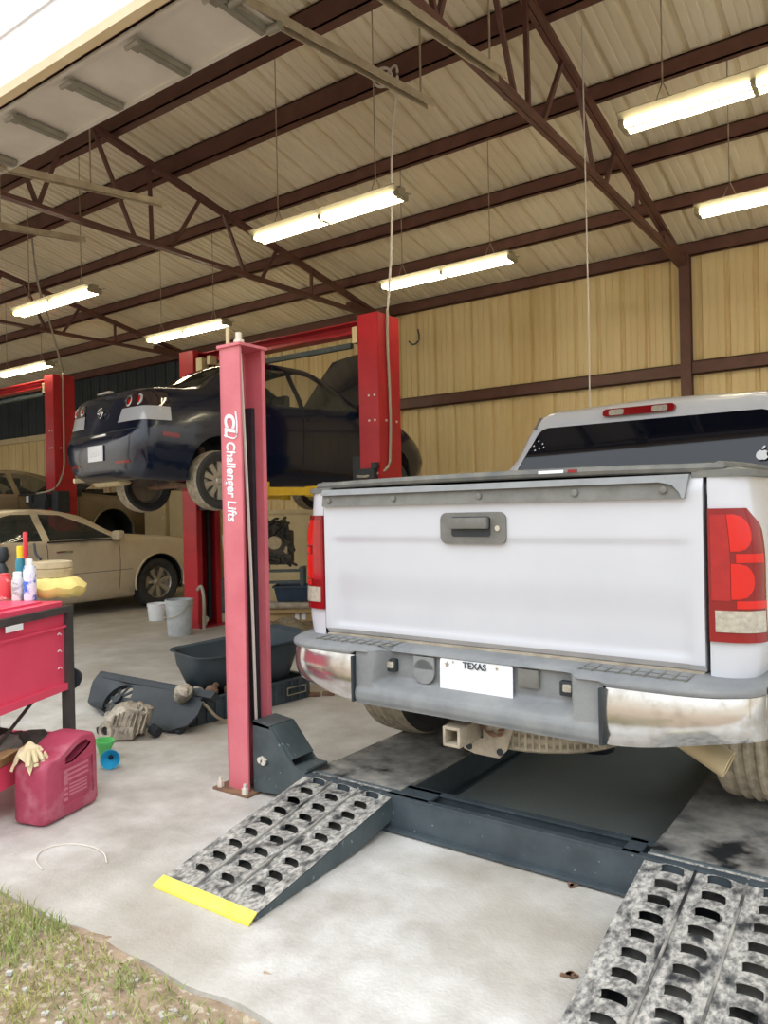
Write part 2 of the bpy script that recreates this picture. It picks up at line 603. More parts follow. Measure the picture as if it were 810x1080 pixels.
# columns on the back wall
for x, lb in ((-2.27, 'brown steel column against the tan back wall above the truck cab'), (-6.62, 'brown steel column behind the tall red lift post')):
    bm = NB()
    box(bm, (0, 0, 2.16), (.12, .016, 4.32)); box(bm, (0, -.10, 2.16), (.12, .016, 4.32)); box(bm, (0, -.05, 2.16), (.05, .1, 4.32))
    centred('steel_column', bm, M_brown, (x, YW - .02, 0), lb, 'column', 'brown wall columns')

# roof trusses
def truss(x, lb, full=True):
    t = thing('roof_truss', lb, 'truss', (x, 9.3, 4.2), 0, 'brown roof trusses')
    L = lambda y, z: Vector((0, y - 9.3, z - 4.2))
    topz = lambda y: 4.22 + (9.5 - y) * .192
    bz = 4.215
    bm = NB()
    for s in (-.022, .022):
        beam(bm, L(2.9, bz) + Vector((s, 0, 0)), L(9.35, bz + .01) + Vector((s, 0, 0)), .036, .042)
    obj('bottom_chord', bm, M_brown, t, flat=True)
    bm = NB()
    for s in (-.024, .024):
        beam(bm, L(2.9, topz(2.9)) + Vector((s, 0, 0)), L(9.45, topz(9.45)) + Vector((s, 0, 0)), .04, .05)
    beam(bm, L(9.45, topz(9.45) - .02), L(8.5, bz + .06), .1, .1)
    obj('top_chord', bm, M_brown, t, flat=True)
    web = [((3.0, 0), (3.35, 1)), ((3.87, 0), (3.35, 1)), ((3.87, 0), (4.25, 1)), ((4.93, 0), (4.45, 1)), ((5.14, 0), (5.12, 1)),
           ((5.37, 0), (5.82, 1)), ((6.49, 0), (6.145, 1)), ((6.75, 0), (7.06, 1)), ((7.70, 0), (7.70, 1))]
    for (ya, a), (yb, b2) in web:
        bm = NB()
        beam(bm, L(ya, bz), L(yb, topz(yb)), .032, .034)
        obj('web_bar', bm, M_brown, t, flat=True)
    return t
truss(-2.3, 'brown open-web roof truss running down to the column above the truck')
truss(-6.6, 'brown open-web roof truss left of centre running to the tall red post')
truss(-10.9, 'dim brown roof truss farthest left beyond the leftmost lights')
# ================================================================ OVERHEAD DOOR AND TRACKS
t = thing('overhead_door', 'grey sectional overhead door rolled up under the roof at top left', 'door', (-3.68, 2.3, 3.62))
bm = NB(); box(bm, (0, .13, .03), (2.5, .40, .04)); box(bm, (0, -.06, .025), (2.5, .02, .06)); box(bm, (0, .32, .025), (2.5, .025, .06))
obj('door_section', bm, M_door, t, flat=True)
for k in range(5):
    x = -1.55 + k * .55
    if x < -1.2: x = 1.2
    bm = NB(); box(bm, (x, .15, -.012), (.05, .30, .03)); box(bm, (x, .15, -.03), (.028, .26, .012))
    o = obj('door_stile', bm, M_doorfr, t, flat=True)
    bm = NB(); box(bm, (x + .005, .0, -.025), (.07, .05, .02)); cyl(bm, (x - .05, -.03, -.03), (x + .05, -.03, -.03), .012, n=8)
    obj('hinge', bm, M_doorfr, o)
bm = NB()
for s in (-1, 1):
    cyl(bm, (s * 1.22, .06, -.02), (s * 1.30, .06, -.02), .022, n=10)
    cyl(bm, (s * 1.22, .3, -.02), (s * 1.30, .3, -.02), .022, n=10)
obj('roller', bm, M_doorfr, t)

def track(p0, p1, hang, lb):
    p0, p1 = Vector(p0), Vector(p1)
    t = thing('door_track', lb, 'track', p0, 0, 'pale overhead door tracks')
    bm = NB(); d = p1 - p0
    R = frame_to(d)
    for sx, w, h in ((0, .045, .008), ):
        box(bm, d / 2 + Vector((0, 0, .02)), (.05, .008, d.length), R)
        box(bm, d / 2 + R @ Vector((.024, 0, 0)), (.006, .045, d.length), R)
        box(bm, d / 2 + R @ Vector((-.024, 0, 0)), (.006, .045, d.length), R)
    obj('rail', bm, M_galv, t, flat=True)
    bm = NB()
    q = d * hang
    cyl(bm, q + Vector((0, 0, .02)), q + Vector((0, 0, roofz(p0.y + q.y) - .02 - p0.z - q.z)), .006, n=6)
    obj('hanger_rod', bm, M_galv, t)
track((-2.43, 2.36, 3.62), (-2.49, 4.09, 3.90), .93, 'pale door track at top centre ending beside a coiled cable')
track((-4.80, 2.40, 3.59), (-5.03, 4.04, 3.90), .55, 'pale door track left of the overhead door, under the truss')
track((-5.95, 2.40, 3.59), (-6.26, 4.11, 3.90), .5, 'lowest pale door track at the far left edge')
track((-1.88, 2.36, 3.55), (-1.99, 4.08, 3.90), .9, 'pale door track closest to the right roof truss')

# ================================================================ FLUORESCENT LIGHTS
def light(proto=[None], x=0, y=0, z=3.75, lb=''):
    t = thing('fluorescent_light', lb, 'light', (x, y, z), 0, 'fluorescent lights hung under the roof')
    bm = NB()
    L = 1.55
    box(bm, (0, 0, .045), (L, .07, .05))
    for s in (-1, 1):
        R = Matrix.Rotation(s * rad(28), 3, 'X')
        box(bm, (0, s * .075, .035), (L, .10, .006), R)
        box(bm, (s * L / 2, 0, .02), (.008, .14, .05))
    for xx in (-L / 2 + .02, 0, L / 2 - .02):
        box(bm, (xx, 0, .005), (.03, .16, .035))
    obj('housing', bm, M_fixt, t, flat=True)
    for s in (-1, 1):
        for x0 in (-L / 2 + .035, .015):
            bm = NB()
            cyl(bm, (x0, s * .048, 0), (x0 + L / 2 - .05, s * .048, 0), .016, n=10)
            obj('tube', bm, M_tube, t)
    for xx in (-.52, .52):
        bm = NB()
        top = roofz(y) - z - .01
        tube(bm, [(xx - .06, 0, .07), (xx, 0, .22), (xx, 0, top)], .005, n=5, sm=False)
        tube(bm, [(xx + .06, 0, .07), (xx, 0, .22)], .004, n=5, sm=False)
        obj('hanger_wire', bm, M_galv, t)
    return t
for x, y, lb in ((-3.98, 4.83, 'fluorescent light in the front row left of the truck, over the red posts'),
                 (-3.96, 6.71, 'fluorescent light in the back row next to the tall red post'),
                 (-7.90, 6.68, 'fluorescent light in the back row over the raised dark blue sedan'),
                 (-7.92, 4.82, 'leftmost front-row fluorescent light beside a hanging hose'),
                 (-.76, 4.86, 'fluorescent light at upper right edge, nearest above the truck'),
                 (-.73, 6.68, 'fluorescent light at right edge in the back row above the truck cab'),
                 (-11.9, 6.68, 'faint fluorescent light far left behind the left red lift')):
    light(x=x, y=y, z=3.75, lb=lb)

# ================================================================ FOUR POST LIFT
t = thing('four_post_lift', 'low four-post drive-on lift with grimy ramps under the white pickup', 'lift', (-1.57, 2.6, 0))
O = Vector((-1.57, 2.6, 0))
def LB(f):
    b = NB(); f(b); xform(b, Matrix.Translation(-O)); return b
# post: U channel open to +X
PX, PY = -2.815, 2.575
def post(b):
    H = 2.165
    box(b, (PX + .012, PY + .085, H / 2), (.014, .17, H))
    box(b, (PX + .075, PY + .005, H / 2), (.138, .010, H))
    box(b, (PX + .075, PY + .165, H / 2), (.138, .010, H))
    box(b, (PX + .142, PY + .158, H / 2), (.008, .022, H))
p = obj('post', LB(post), M_redflare, t, flat=True)
def f(b): box(b, (PX + .075, PY + .085, 2.17), (.16, .19, .014))
obj('top_plate', LB(f), M_redflare, t, flat=True)
def f(b): box(b, (PX + .06, PY + .085, .006), (.24, .26, .012))
obj('base_plate', LB(f), M_rust, t, flat=True)
def f(b):
    cyl(b, (PX + .10, PY + .04, 2.17), (PX + .10, PY + .04, 2.20), .026, n=6)
    cyl(b, (PX + .10, PY + .04, 2.20), (PX + .10, PY + .04, 2.235), .016, n=8)
obj('cable_nut', LB(f), M_bolt, t)
def f(b): cyl(b, (PX + .045, PY + .02, 2.17), (PX + .045, PY + .02, 2.27), .010, n=8)
obj('stud', LB(f), M_tan, t)
def f(b): tube(b, [(PX + .10, PY + .045, 2.17), (PX + .105, PY + .08, 1.2), (PX + .108, PY + .095, .33)], .008, n=6)
obj('lift_cable', LB(f), M_cable, t)
for x, y in ((PX - .03, PY - .02), (PX + .15, PY - .03), (PX + .15, PY + .2)):
    def f(b):
        cyl(b, (x, y, .012), (x, y, .04), .017, n=6); cyl(b, (x, y, .04), (x, y, .06), .009, n=6)
    obj('anchor_bolt', LB(f), M_bolt, t)
def f(b): box(b, (PX + .055, PY + .146, 1.09), (.05, .022, 1.58))
obj('lock_ladder', LB(f), M_black, t, flat=True)
# lettering down the front flange
def zpix(y): return 1.35 + (531.5 - y) * (2.575 * .814 + 2.75 * .581) / 800
tz0, tz1 = zpix(455), zpix(539)
b = text_bm('Challenger Lifts', .085, .0012, .0018, .15)
xs_ = [v.co.x for v in b.verts]; w_ = max(xs_) - min(xs_)
sc = (tz0 - tz1) / w_
xform(b, Matrix.Diagonal((sc, 1.0, 1, 1)))
xform(b, axes(Vector((PX + .070, PY - .0015, (tz0 + tz1) / 2)) - O, (0, 0, -1), (1, 0, 0)))
o = obj('lettering', b, M_sticker, p, recalc=False, flat=True); tag(o, 'white lettering reading Challenger Lifts down the post')
b = text_bm('CL', .095, .0012, .004, .2)
xform(b, axes(Vector((PX + .066, PY - .0015, zpix(437))) - O, (0, 0, -1), (1, 0, 0)))
o = obj('emblem', b, M_sticker, p, recalc=False, flat=True)
def f(b):   # swoosh round the letters
    pts = [(PX + .112, PY - .002, zpix(424)), (PX + .120, PY - .002, zpix(440)), (PX + .105, PY - .002, zpix(452)), (PX + .03, PY - .002, zpix(448))]
    tube(b, pts, .004, n=5)
obj('emblem_swoosh', LB(f), M_sticker, p)
# carriage bracket at the post
YB = 2.60
def f(b):
    poly = [(-2.66, .012), (-2.465, .03), (-2.33, .10), (-2.33, .16), (-2.40, .175), (-2.425, .20), (-2.545, .335), (-2.66, .35)]
    prism(b, poly, YB, YB + .012, lambda x, z, y: Vector((x, y, z)))
    prism(b, poly, YB + .15, YB + .162, lambda x, z, y: Vector((x, y, z)))
    prism(b, [(-2.66, .33), (-2.55, .325), (-2.55, .34), (-2.66, .352)], YB, YB + .16, lambda x, z, y: Vector((x, y, z)))
    prism(b, [(-2.425, .195), (-2.41, .205), (-2.535, .342), (-2.55, .33)], YB + .012, YB + .155, lambda x, z, y: Vector((x, y, z)))
    box(b, (-2.37, YB + .08, .165), (.09, .15, .012))
    for x, z in ((-2.60, .17), (-2.575, .165)):
        cyl(b, (x, YB - .012, z), (x, YB + .01, z), .014, n=8)
obj('carriage_bracket', LB(f), M_lift_grey, t, flat=True)
def f(b):
    for x, z in ((-2.60, .175), (-2.580, .168)):
        cyl(b, (x, YB - .02, z), (x, YB + .01, z), .016, n=8)
obj('pin', LB(f), M_bolt, t)
# crossbeam between the runways
def f(b):
    x0, x1 = -2.34, .0
    box(b, ((x0 + x1) / 2, 2.612, .082), (x1 - x0, .014, .135))
    box(b, ((x0 + x1) / 2, 2.735, .082), (x1 - x0, .014, .135))
    box(b, ((x0 + x1) / 2, 2.618, .149), (x1 - x0, .030, .008))
    box(b, ((x0 + x1) / 2, 2.728, .149), (x1 - x0, .030, .008))
    box(b, ((x0 + x1) / 2, 2.610, .014), (x1 - x0, .06, .012))
    box(b, (-1.78, 2.675, .149), (.2, .12, .008)); box(b, (-.85, 2.675, .149), (.06, .12, .008))
obj('crossbeam', LB(f), M_navybeam, t, flat=True)
# runways
for x0, x1, nm in ((-2.335, -1.845, 'l'), (-.795, -.30, 'r')):
    def f(b):
        y0, y1 = 2.665, 7.0
        box(b, ((x0 + x1) / 2, (y0 + y1) / 2, .145), (x1 - x0, y1 - y0, .010))
        box(b, ((x0 + x1) / 2, y0 + .075, .153), (x1 - x0, .15, .008))
    o = obj('runway', LB(f), M_runway, t, flat=True)
    def f(b):
        y0, y1 = 2.70, 7.0
        for xx in (x0 + .012, x1 - .012):
            box(b, (xx, (y0 + y1) / 2, .07), (.012, y1 - y0, .14))
            box(b, (xx + .015, (y0 + y1) / 2, .006), (.05, y1 - y0, .012))
    obj('runway_beam', LB(f), M_navybeam, o, flat=True)
# louvred approach ramps
def ramp(xa0, xa1, xb0, xb1, nrows, nm):
    ya, yb, za, zb = 1.775, 2.655, .022, .150
    lou = []
    def F(u, v, pit):
        x = (xa0 + (xb0 - xa0) * v) * (1 - u) + (xa1 + (xb1 - xa1) * v) * u
        y = ya + (yb - ya) * v
        z = za + (zb - za) * v
        return Vector((x, y, z - pit))
    cols = ((.10, .29), (.39, .58), (.72, .90))
    v0, v1 = .055, .955
    dv = (v1 - v0) / nrows
    us = [0.0]
    tagu = [None]
    for ci, (c0, c1) in enumerate(cols):
        for k in range(9):
            us.append(c0 + (c1 - c0) * k / 8); tagu.append((ci, k))
    us.append(1.0); tagu.append(None)
    # rows of each louvre: start of dip, mid, slot start, foot of far wall, top of far wall
    vs, tagv = [0.0], [None]
    for r_ in range(nrows):
        for j, q in enumerate((.12, .38, .64, .80, .805)):
            vs.append(v0 + dv * (r_ + q)); tagv.append((r_, j))
    vs.append(1.0); tagv.append(None)
    DEP = (0, .004, .009, .012, 0)
    b = NB()
    G_ = {}
    for j, v in enumerate(vs):
        for i, u in enumerate(us):
            d, vv = 0.0, v
            if tagu[i] and tagv[j]:
                k = tagu[i][1]; cx = abs(k - 4) / 4
                if tagv[j][1] in (2, 3, 4): vv = v - dv * .16 * cx ** 3
                if 0 < k < 8: d = DEP[tagv[j][1]]
                if tagv[j][1] == 4: d = -.008 * (1 - cx ** 4)
            G_[i, j] = b.verts.new(F(u, vv, d))
    for j in range(len(vs) - 1):
        for i in range(len(us) - 1):
            if tagu[i] and tagu[i + 1] and tagu[i][0] == tagu[i + 1][0] and tagv[j] and tagv[j][1] in (2, 3) and 0 < tagu[i][1] < 7:
                continue      # open slot
            b.faces.new((G_[i, j], G_[i + 1, j], G_[i + 1, j + 1], G_[i, j + 1]))
    xform(b, Matrix.Translation(-O))
    r = obj('ramp', b, M_ramp, t, ang=28)
    b = NB()
    gridf(b, lambda u, v: F(u, v, .046 * min(1, v / .3 + .45)), [0.01, .99], lins(.02, .99, 8))
    xform(b, Matrix.Translation(-O))
    obj('ramp_underplate', b, M_runway, r, flat=True)
    # side skirts and stiffeners under the plate
    b = NB()
    for u in (0.0, .33, .66, 1.0):
        V = []
        for v in (0, 1):
            pt = F(u, v, 0.004)
            V += [pt, Vector((pt.x, pt.y, max(pt.z - .10, .004)))]
        pt = F(u, .45, 0.004); lo = Vector((pt.x, pt.y, .004))
        V = [F(u, 0, .004), F(u, 1, .004), Vector((F(u, 1, 0).x, yb, .055)), Vector((F(u, .7, 0).x, ya + (yb - ya) * .66, .012)), Vector((F(u, 0, 0).x, ya, .004))]
        V2 = [p + Vector((.006 if u < .5 else -.006, 0, 0)) for p in V]
        add(b, V + V2, [(0, 1, 2, 3, 4), (9, 8, 7, 6, 5)] + [(i, (i + 1) % 5, 5 + (i + 1) % 5, 5 + i) for i in range(5)])
    xform(b, Matrix.Translation(-O))
    obj('ramp_side', b, M_lift_grey, r, flat=True)
    # seams running up the plate
    b = NB()
    for u in (.335, .645):
        pts = [F(u, v, -.002 - .002) for v in (.02, .98)]
        beam(b, pts[0], pts[1], .007, .008)
    xform(b, Matrix.Translation(-O))
    obj('weld_rib', b, M_runway, r, flat=True)
    b = NB()
    V = [Vector((xa0 - .008, 1.738, .001)), Vector((xa1 + .004, 1.742, .001)), Vector((xa1 + .002, 1.782, .025)), Vector((xa0, 1.782, .025)),
         Vector((xa0 - .008, 1.738, .010)), Vector((xa1 + .004, 1.742, .010)), Vector((xa1 + .002, 1.782, .031)), Vector((xa0, 1.782, .031))]
    add(b, V, [(0, 3, 2, 1), (4, 5, 6, 7), (0, 1, 5, 4), (1, 2, 6, 5), (2, 3, 7, 6), (3, 0, 4, 7)])
    xform(b, Matrix.Translation(-O))
    obj('ramp_lip', b, M_yellow, r, flat=True)
    b = NB()
    cyl(b, Vector((xb0 + .005, yb + .008, .145)), Vector((xb1 - .005, yb + .008, .145)), .010, n=10)
    xform(b, Matrix.Translation(-O))
    obj('hinge', b, M_lift_grey, r)
ramp(-2.300, -1.825, -2.338, -1.852, 9, 'l')
ramp(-.785, -.30, -.800, -.30, 9, 'r')

# ================================================================ TWO POST LIFTS
def two_post(name, lb, xl, xr, y, H, arms=True, left=True):
    t = thing(name, lb, 'lift', ((xl + xr) / 2, y, 0))
    O = Vector(((xl + xr) / 2, y, 0))
    w, d = .24, .36
    def pst(x, s):
        b = NB()
        # s=+1 opens to +X
        a = 0 if s > 0 else w
        xw = x if s > 0 else x + w
        box(b, (xw, y + d / 2, H / 2), (.014, d, H))
        for yy in (y, y + d):
            box(b, (x + w / 2, yy, H / 2), (w, .012, H))
        xe = x + w if s > 0 else x
        for yy in (y + .035, y + d - .035):
            box(b, (xe, yy, H / 2), (.012, .075, H))
        box(b, (x + w / 2, y + d / 2, H), (w + .01, d + .01, .012))
        xform(b, Matrix.Translation(-O))
        p = obj('post', b, M_red, t, flat=True)
        b = NB(); box(b, (x + w / 2, y + d / 2, .008), (w + .16, d + .1, .016))
        for q in (-.04, w + .04):
            cyl(b, (x + q, y - .02, .016), (x + q, y - .02, .045), .018, n=6)
        xform(b, Matrix.Translation(-O)); obj('base_plate', b, M_redin, p, flat=True)
        b = NB()
        for zz in (H * .68, H * .755):
            for xx in (.06, .13):
                cyl(b, (x + w * .25 + xx, y - .012, zz), (x + w * .25 + xx, y, zz), .012, n=8)
        xq = x + w + .006 if s < 0 else x + w + .004
        if s < 0:
            for zz, yy in ((H * .68, .1), (H * .68, .28)):
                cyl(b, (xq, y + yy, zz), (xq + .012, y + yy, zz), .012, n=8)
        xform(b, Matrix.Translation(-O)); obj('bolt_heads', b, M_bolt, p)
        return p
    pr = pst(xr, -1)
    if left:
        pl = pst(xl, 1)
        b = NB()
        for yy in (y + .11, y + .25):
            box(b, (xl + .16, yy, H / 2), (.03, .05, H * .96))
        xform(b, Matrix.Translation(-O)); obj('slider_rail', b, M_black, pl, flat=True)
        b = NB(); cyl(b, (xl + w - .03, y + .10, .02), (xl + w - .03, y + .10, .09), .045, n=14); cyl(b, (xl + w + .02, y + .10, .09), (xl + w - .06, y + .10, .09), .04, n=14)
        xform(b, Matrix.Translation(-O)); obj('pulley', b, M_bolt, pl)
    b = NB()
    for zz in (.0, .11):
        box(b, ((xl + xr + w) / 2, y + d / 2, H - .02 - zz), (xr - xl, .16, .012))
    box(b, ((xl + xr + w) / 2, y + d / 2 + .05, H - .07), (xr - xl, .012, .11))
    xform(b, Matrix.Translation(-O)); obj('overhead_beam', b, M_red, t, flat=True)
    b = NB()
    box(b, ((xl + xr + w) / 2 - .1, y + .06, H - .27), (xr - xl - .3, .05, .05))
    xform(b, Matrix.Translation(-O)); obj('shutoff_bar', b, M_lift_grey, t, flat=True)
    for c_, s_ in (((xr - .05, y + .05, H - .18), (.06, .1, .16)), ((xl + w + .10, y + .05, H - .18), (.10, .1, .16)), ((xl + w + .26, y + .06, H - .14), (.06, .1, .1))):
        b = NB(); box(b, c_, s_)
        xform(b, Matrix.Translation(-O)); obj('beam_bracket', b, M_tan, t, flat=True)
    return t, O, pr
T2, O2, PR2 = two_post('two_post_lift', 'tall red two-post lift holding up the dark blue sedan', -7.32, -4.60, 6.07, 3.31)
ZC = 1.555
def arm(b, p0, p1, p2):
    beam(b, p0, p1, .13, .10); beam(b, p1 + (p1 - p0) * -.15, p2, .09, .075)
    cyl(b, p2 + Vector((0, 0, -.05)), p2 + Vector((0, 0, .09)), .065, n=14)
for xs0, sx in ((-4.60, -1), (-7.08, 1)):
    for sy in (-1, 1):
        b = NB()
        p0 = Vector((xs0 + sx * .02, 6.25, ZC)); p2 = Vector((xs0 + sx * (.42 if sx < 0 else .95), 6.25 + sy * (1.15 if sx < 0 else .35), ZC + .0)); p1 = p0 + (p2 - p0) * .6
        arm(b, p0, p1, p2)
        xform(b, Matrix.Translation(-O2))
        obj('swing_arm', b, M_yellow2, T2, flat=True)
    b = NB(); box(b, (xs0 + sx * .06, 6.25, ZC + .1), (.14, .30, .5))
    xform(b, Matrix.Translation(-O2)); obj('carriage', b, M_black, T2, flat=True)
b = NB()
box(b, (-4.50, 6.03, 1.72), (.22, .08, .10)); box(b, (-4.40, 6.03, 1.80), (.06, .05, .06))
xform(b, Matrix.Translation(-O2)); obj('lock_box', b, M_black, T2, flat=True)
b = NB()
tube(b, [(-4.33, 6.20, 3.35), (-4.335, 6.20, 3.0), (-4.333, 6.22, 2.4), (-4.335, 6.21, 2.0), (-4.34, 6.16, 1.78), (-4.45, 6.0, 1.70), (-4.6, 6.0, 1.70)], .014, n=6)
xform(b, Matrix.Translation(-O2)); obj('hydraulic_hose', b, M_hose, T2)

T3, O3, PR3 = two_post('two_post_lift', 'red two-post lift at far left beside the bronze car with its hood up', -14.4, -11.42, 6.75, 3.62)
b = NB()
box(b, (-11.45, 6.68, 1.62), (.50, .14, .22)); box(b, (-11.62, 6.6, 1.66), (.1, .06, .12)); box(b, (-11.28, 6.62, 1.55), (.1, .06, .14)); box(b, (-11.1, 6.78, 1.6), (.2, .2, .34))
xform(b, Matrix.Translation(-O3)); obj('control_box', b, M_black, T3, flat=True)
b = NB(); box(b, (-11.68, 6.58, 1.66), (.07, .03, .10))
xform(b, Matrix.Translation(-O3)); obj('switch_plate', b, M_capwhite, T3, flat=True)
b = NB()
tube(b, [(-11.15, 6.90, 3.66), (-11.16, 6.90, 3.2), (-11.13, 6.88, 2.5), (-11.13, 6.86, 2.1), (-11.2, 6.75, 1.82), (-11.5, 6.62, 1.74)], .016, n=6)
xform(b, Matrix.Translation(-O3)); obj('hydraulic_hose', b, M_hose, T3)
for sy in (-1, 1):
    b = NB()
    p0 = Vector((-11.44, 6.93, .78)); p2 = Vector((-12.05, 6.93 + sy * 1.1, .78)); p1 = p0 + (p2 - p0) * .6
    arm(b, p0, p1, p2); xform(b, Matrix.Translation(-O3)); obj('swing_arm', b, M_yellow2, T3, flat=True)
# ================================================================ CARS
def pchip(xs, ys):
    n = len(xs); h = [xs[i + 1] - xs[i] for i in range(n - 1)]
    d = [(ys[i + 1] - ys[i]) / h[i] for i in range(n - 1)]
    m = [0.0] * n
    m[0], m[-1] = d[0], d[-1]
    for i in range(1, n - 1):
        if d[i - 1] * d[i] > 0:
            w1, w2 = 2 * h[i] + h[i - 1], h[i] + 2 * h[i - 1]
            m[i] = (w1 + w2) / (w1 / d[i - 1] + w2 / d[i])
    def g(x):
        i = 0
        while i < n - 2 and x > xs[i + 1]: i += 1
        t = (x - xs[i]) / h[i]
        return ((1 + 2 * t) * (1 - t) ** 2 * ys[i] + t * (1 - t) ** 2 * h[i] * m[i] + t * t * (3 - 2 * t) * ys[i + 1] + t * t * (t - 1) * h[i] * m[i + 1])
    return g

def loft_car(st):
    ys = [s[0] for s in st]
    fn = [pchip(ys, [s[k] for s in st]) for k in range(1, 12)]
    fine = []
    for i in range(len(ys) - 1):
        k = max(2, int((ys[i + 1] - ys[i]) / .07))
        fine += [ys[i] + (ys[i + 1] - ys[i]) * j / k for j in range(k)]
    fine.append(ys[-1])
    rings = []
    for y in fine:
        zb, wb, wm, zm, wt, zt, wg, zg, wr_, zr, zp = [g(y) for g in fn]
        P = [(0, zb), (wb * .7, zb), (wb, zb + .03), (wm, zm), (wt, zt), (wg, zg), (wr_, zr), (wr_ * .6, zp - .25 * (zp - zr)), (0, zp)]
        R = [(p.x, p.z) for p in smooth_path([Vector((a, 0, b)) for a, b in P], 4)]
        full = R + [(-a, b) for a, b in R[-2:0:-1]]
        rings.append([(a, y, b) for a, b in full])
    bm = NB()
    n = len(rings[0])
    V = [v for r in rings for v in r]
    F = []
    for j in range(len(rings) - 1):
        for i in range(n):
            k = (i + 1) % n
            F.append((j * n + i, j * n + k, (j + 1) * n + k, (j + 1) * n + i))
    F.append(tuple(range(n))); F.append(tuple((len(rings) - 1) * n + i for i in range(n))[::-1])
    add(bm, V, F)
    bmesh.ops.recalc_face_normals(bm, faces=list(bm.faces))
    return bm

def cut(bm, poly, ax, cond):
    """split faces inside a convex polygon (projected along axis ax) off into a new bmesh"""
    a, b = [i for i in range(3) if i != ax]
    area = sum(poly[i][0] * poly[(i + 1) % len(poly)][1] - poly[(i + 1) % len(poly)][0] * poly[i][1] for i in range(len(poly)))
    if area < 0: poly = poly[::-1]
    x0 = min(p[0] for p in poly) - .25; x1 = max(p[0] for p in poly) + .25
    y0 = min(p[1] for p in poly) - .25; y1 = max(p[1] for p in poly) + .25
    for i in range(len(poly)):
        p, q = poly[i], poly[(i + 1) % len(poly)]
        no = [0, 0, 0]; no[a] = (q[1] - p[1]); no[b] = -(q[0] - p[0])
        co = [0, 0, 0]; co[a], co[b] = p
        fs = [f for f in bm.faces if cond(f.calc_center_median(), f.normal) and any(x0 < v.co[a] < x1 and y0 < v.co[b] < y1 for v in f.verts)]
        geom = list({v for f in fs for v in f.verts}) + list({e for f in fs for e in f.edges}) + fs
        bmesh.ops.bisect_plane(bm, geom=geom, plane_co=co, plane_no=no, dist=1e-5)
    ins = []
    for f in bm.faces:
        c = f.calc_center_median()
        if not cond(c, f.normal): continue
        ok = True
        for i in range(len(poly)):
            p, q = poly[i], poly[(i + 1) % len(poly)]
            if (q[0] - p[0]) * (c[b] - p[1]) - (q[1] - p[1]) * (c[a] - p[0]) < -1e-5:
                ok = False; break
        if ok: ins.append(f)
    out = NB()
    mp = {}
    for f in ins:
        vs = []
        for v in f.verts:
            if v not in mp: mp[v] = out.verts.new(v.co + v.normal * 0)
            vs.append(mp[v])
        out.faces.new(vs)
    bmesh.ops.delete(bm, geom=ins, context='FACES')
    return out

def push(b, d):
    b.normal_update()
    co = [(v, v.co + v.normal * d) for v in b.verts]
    for v, c in co: v.co = c
    return b

def wheel(parent, c, R, w, rr, side, spokes=7, rim=None, tread=None, deep=.03):
    """side = +1 wheel face towards +X; 'wheel' part with tire sub-part"""
    c = Vector(c)
    b = NB()
    ax = Vector((side, 0, 0))
    lathe(b, [(rr, -w * .38), (rr * .93, -w * .3), (rr * .90, w * .10), (rr * .96, w * .36), (rr * 1.0, w * .40)], c, ax, 30, cap=False)
    lathe(b, [(.001, w * .10), (rr * .9, w * .06)], c, ax, 30)
    # hub and spokes
    lathe(b, [(.0, w * .36), (rr * .16, w * .36), (rr * .22, w * .30), (rr * .24, w * .12)], c, ax, 18)
    for k in range(spokes):
        a = 2 * pi * k / spokes + .3
        d = Vector((0, cos(a), sin(a))); q = Vector((0, -sin(a), cos(a)))
        p0 = c + d * rr * .15 + ax * w * .30; p1 = c + d * rr * .95 + ax * w * .34
        V = []
        for p, hw in ((p0, rr * .11), (p1, rr * .15)):
            for s, dx in ((-1, 0), (1, 0), (1, -.03), (-1, -.03)):
                V.append(p + q * hw * s + ax * dx)
        add(b, V, [(0, 1, 5, 4), (1, 2, 6, 5), (2, 3, 7, 6), (3, 0, 4, 7), (0, 3, 2, 1), (4, 5, 6, 7)])
    o = obj('wheel', b, rim or M_alloy, parent)
    b = NB()
    prof = [(rr * .97, -w * .40), (rr * 1.08, -w * .47), (R * .86, -w * .52), (R * .96, -w * .46)]
    # grooved tread
    xs = lins(-w * .42, w * .42, 21)
    for i, x in enumerate(xs):
        g = .010 if i in (4, 5, 8, 9, 12, 13, 16, 17) else 0
        prof.append((R - .004 * (x / (w * .42)) ** 2 * 2 - g, x))
    prof += [(R * .96, w * .46), (R * .86, w * .52), (rr * 1.08, w * .47), (rr * .97, w * .40)]
    lathe(b, prof, c, ax, 48, cap=False)
    if tread:
        for f in b.faces:
            m = sum((v.co - c).yz.length for v in f.verts) / len(f.verts)
            if m > R * .93: f.material_index = 1
    obj('tire', b, [M_rubber, tread or M_rubber], o, ang=25)
    return o

def seats(parent, z, ys, hw):
    for y in ys:
        for s in (-1, 1):
            b = NB()
            box(b, (s * hw, y, z + .28), (.5, .5, .16), bev=.04)
            box(b, (s * hw, y - .27, z + .58), (.48, .14, .56), Matrix.Rotation(rad(14), 3, 'X'), bev=.05)
            box(b, (s * hw, y - .35, z + .95), (.26, .10, .17), bev=.04)
            obj('seat', b, M_seat, parent)

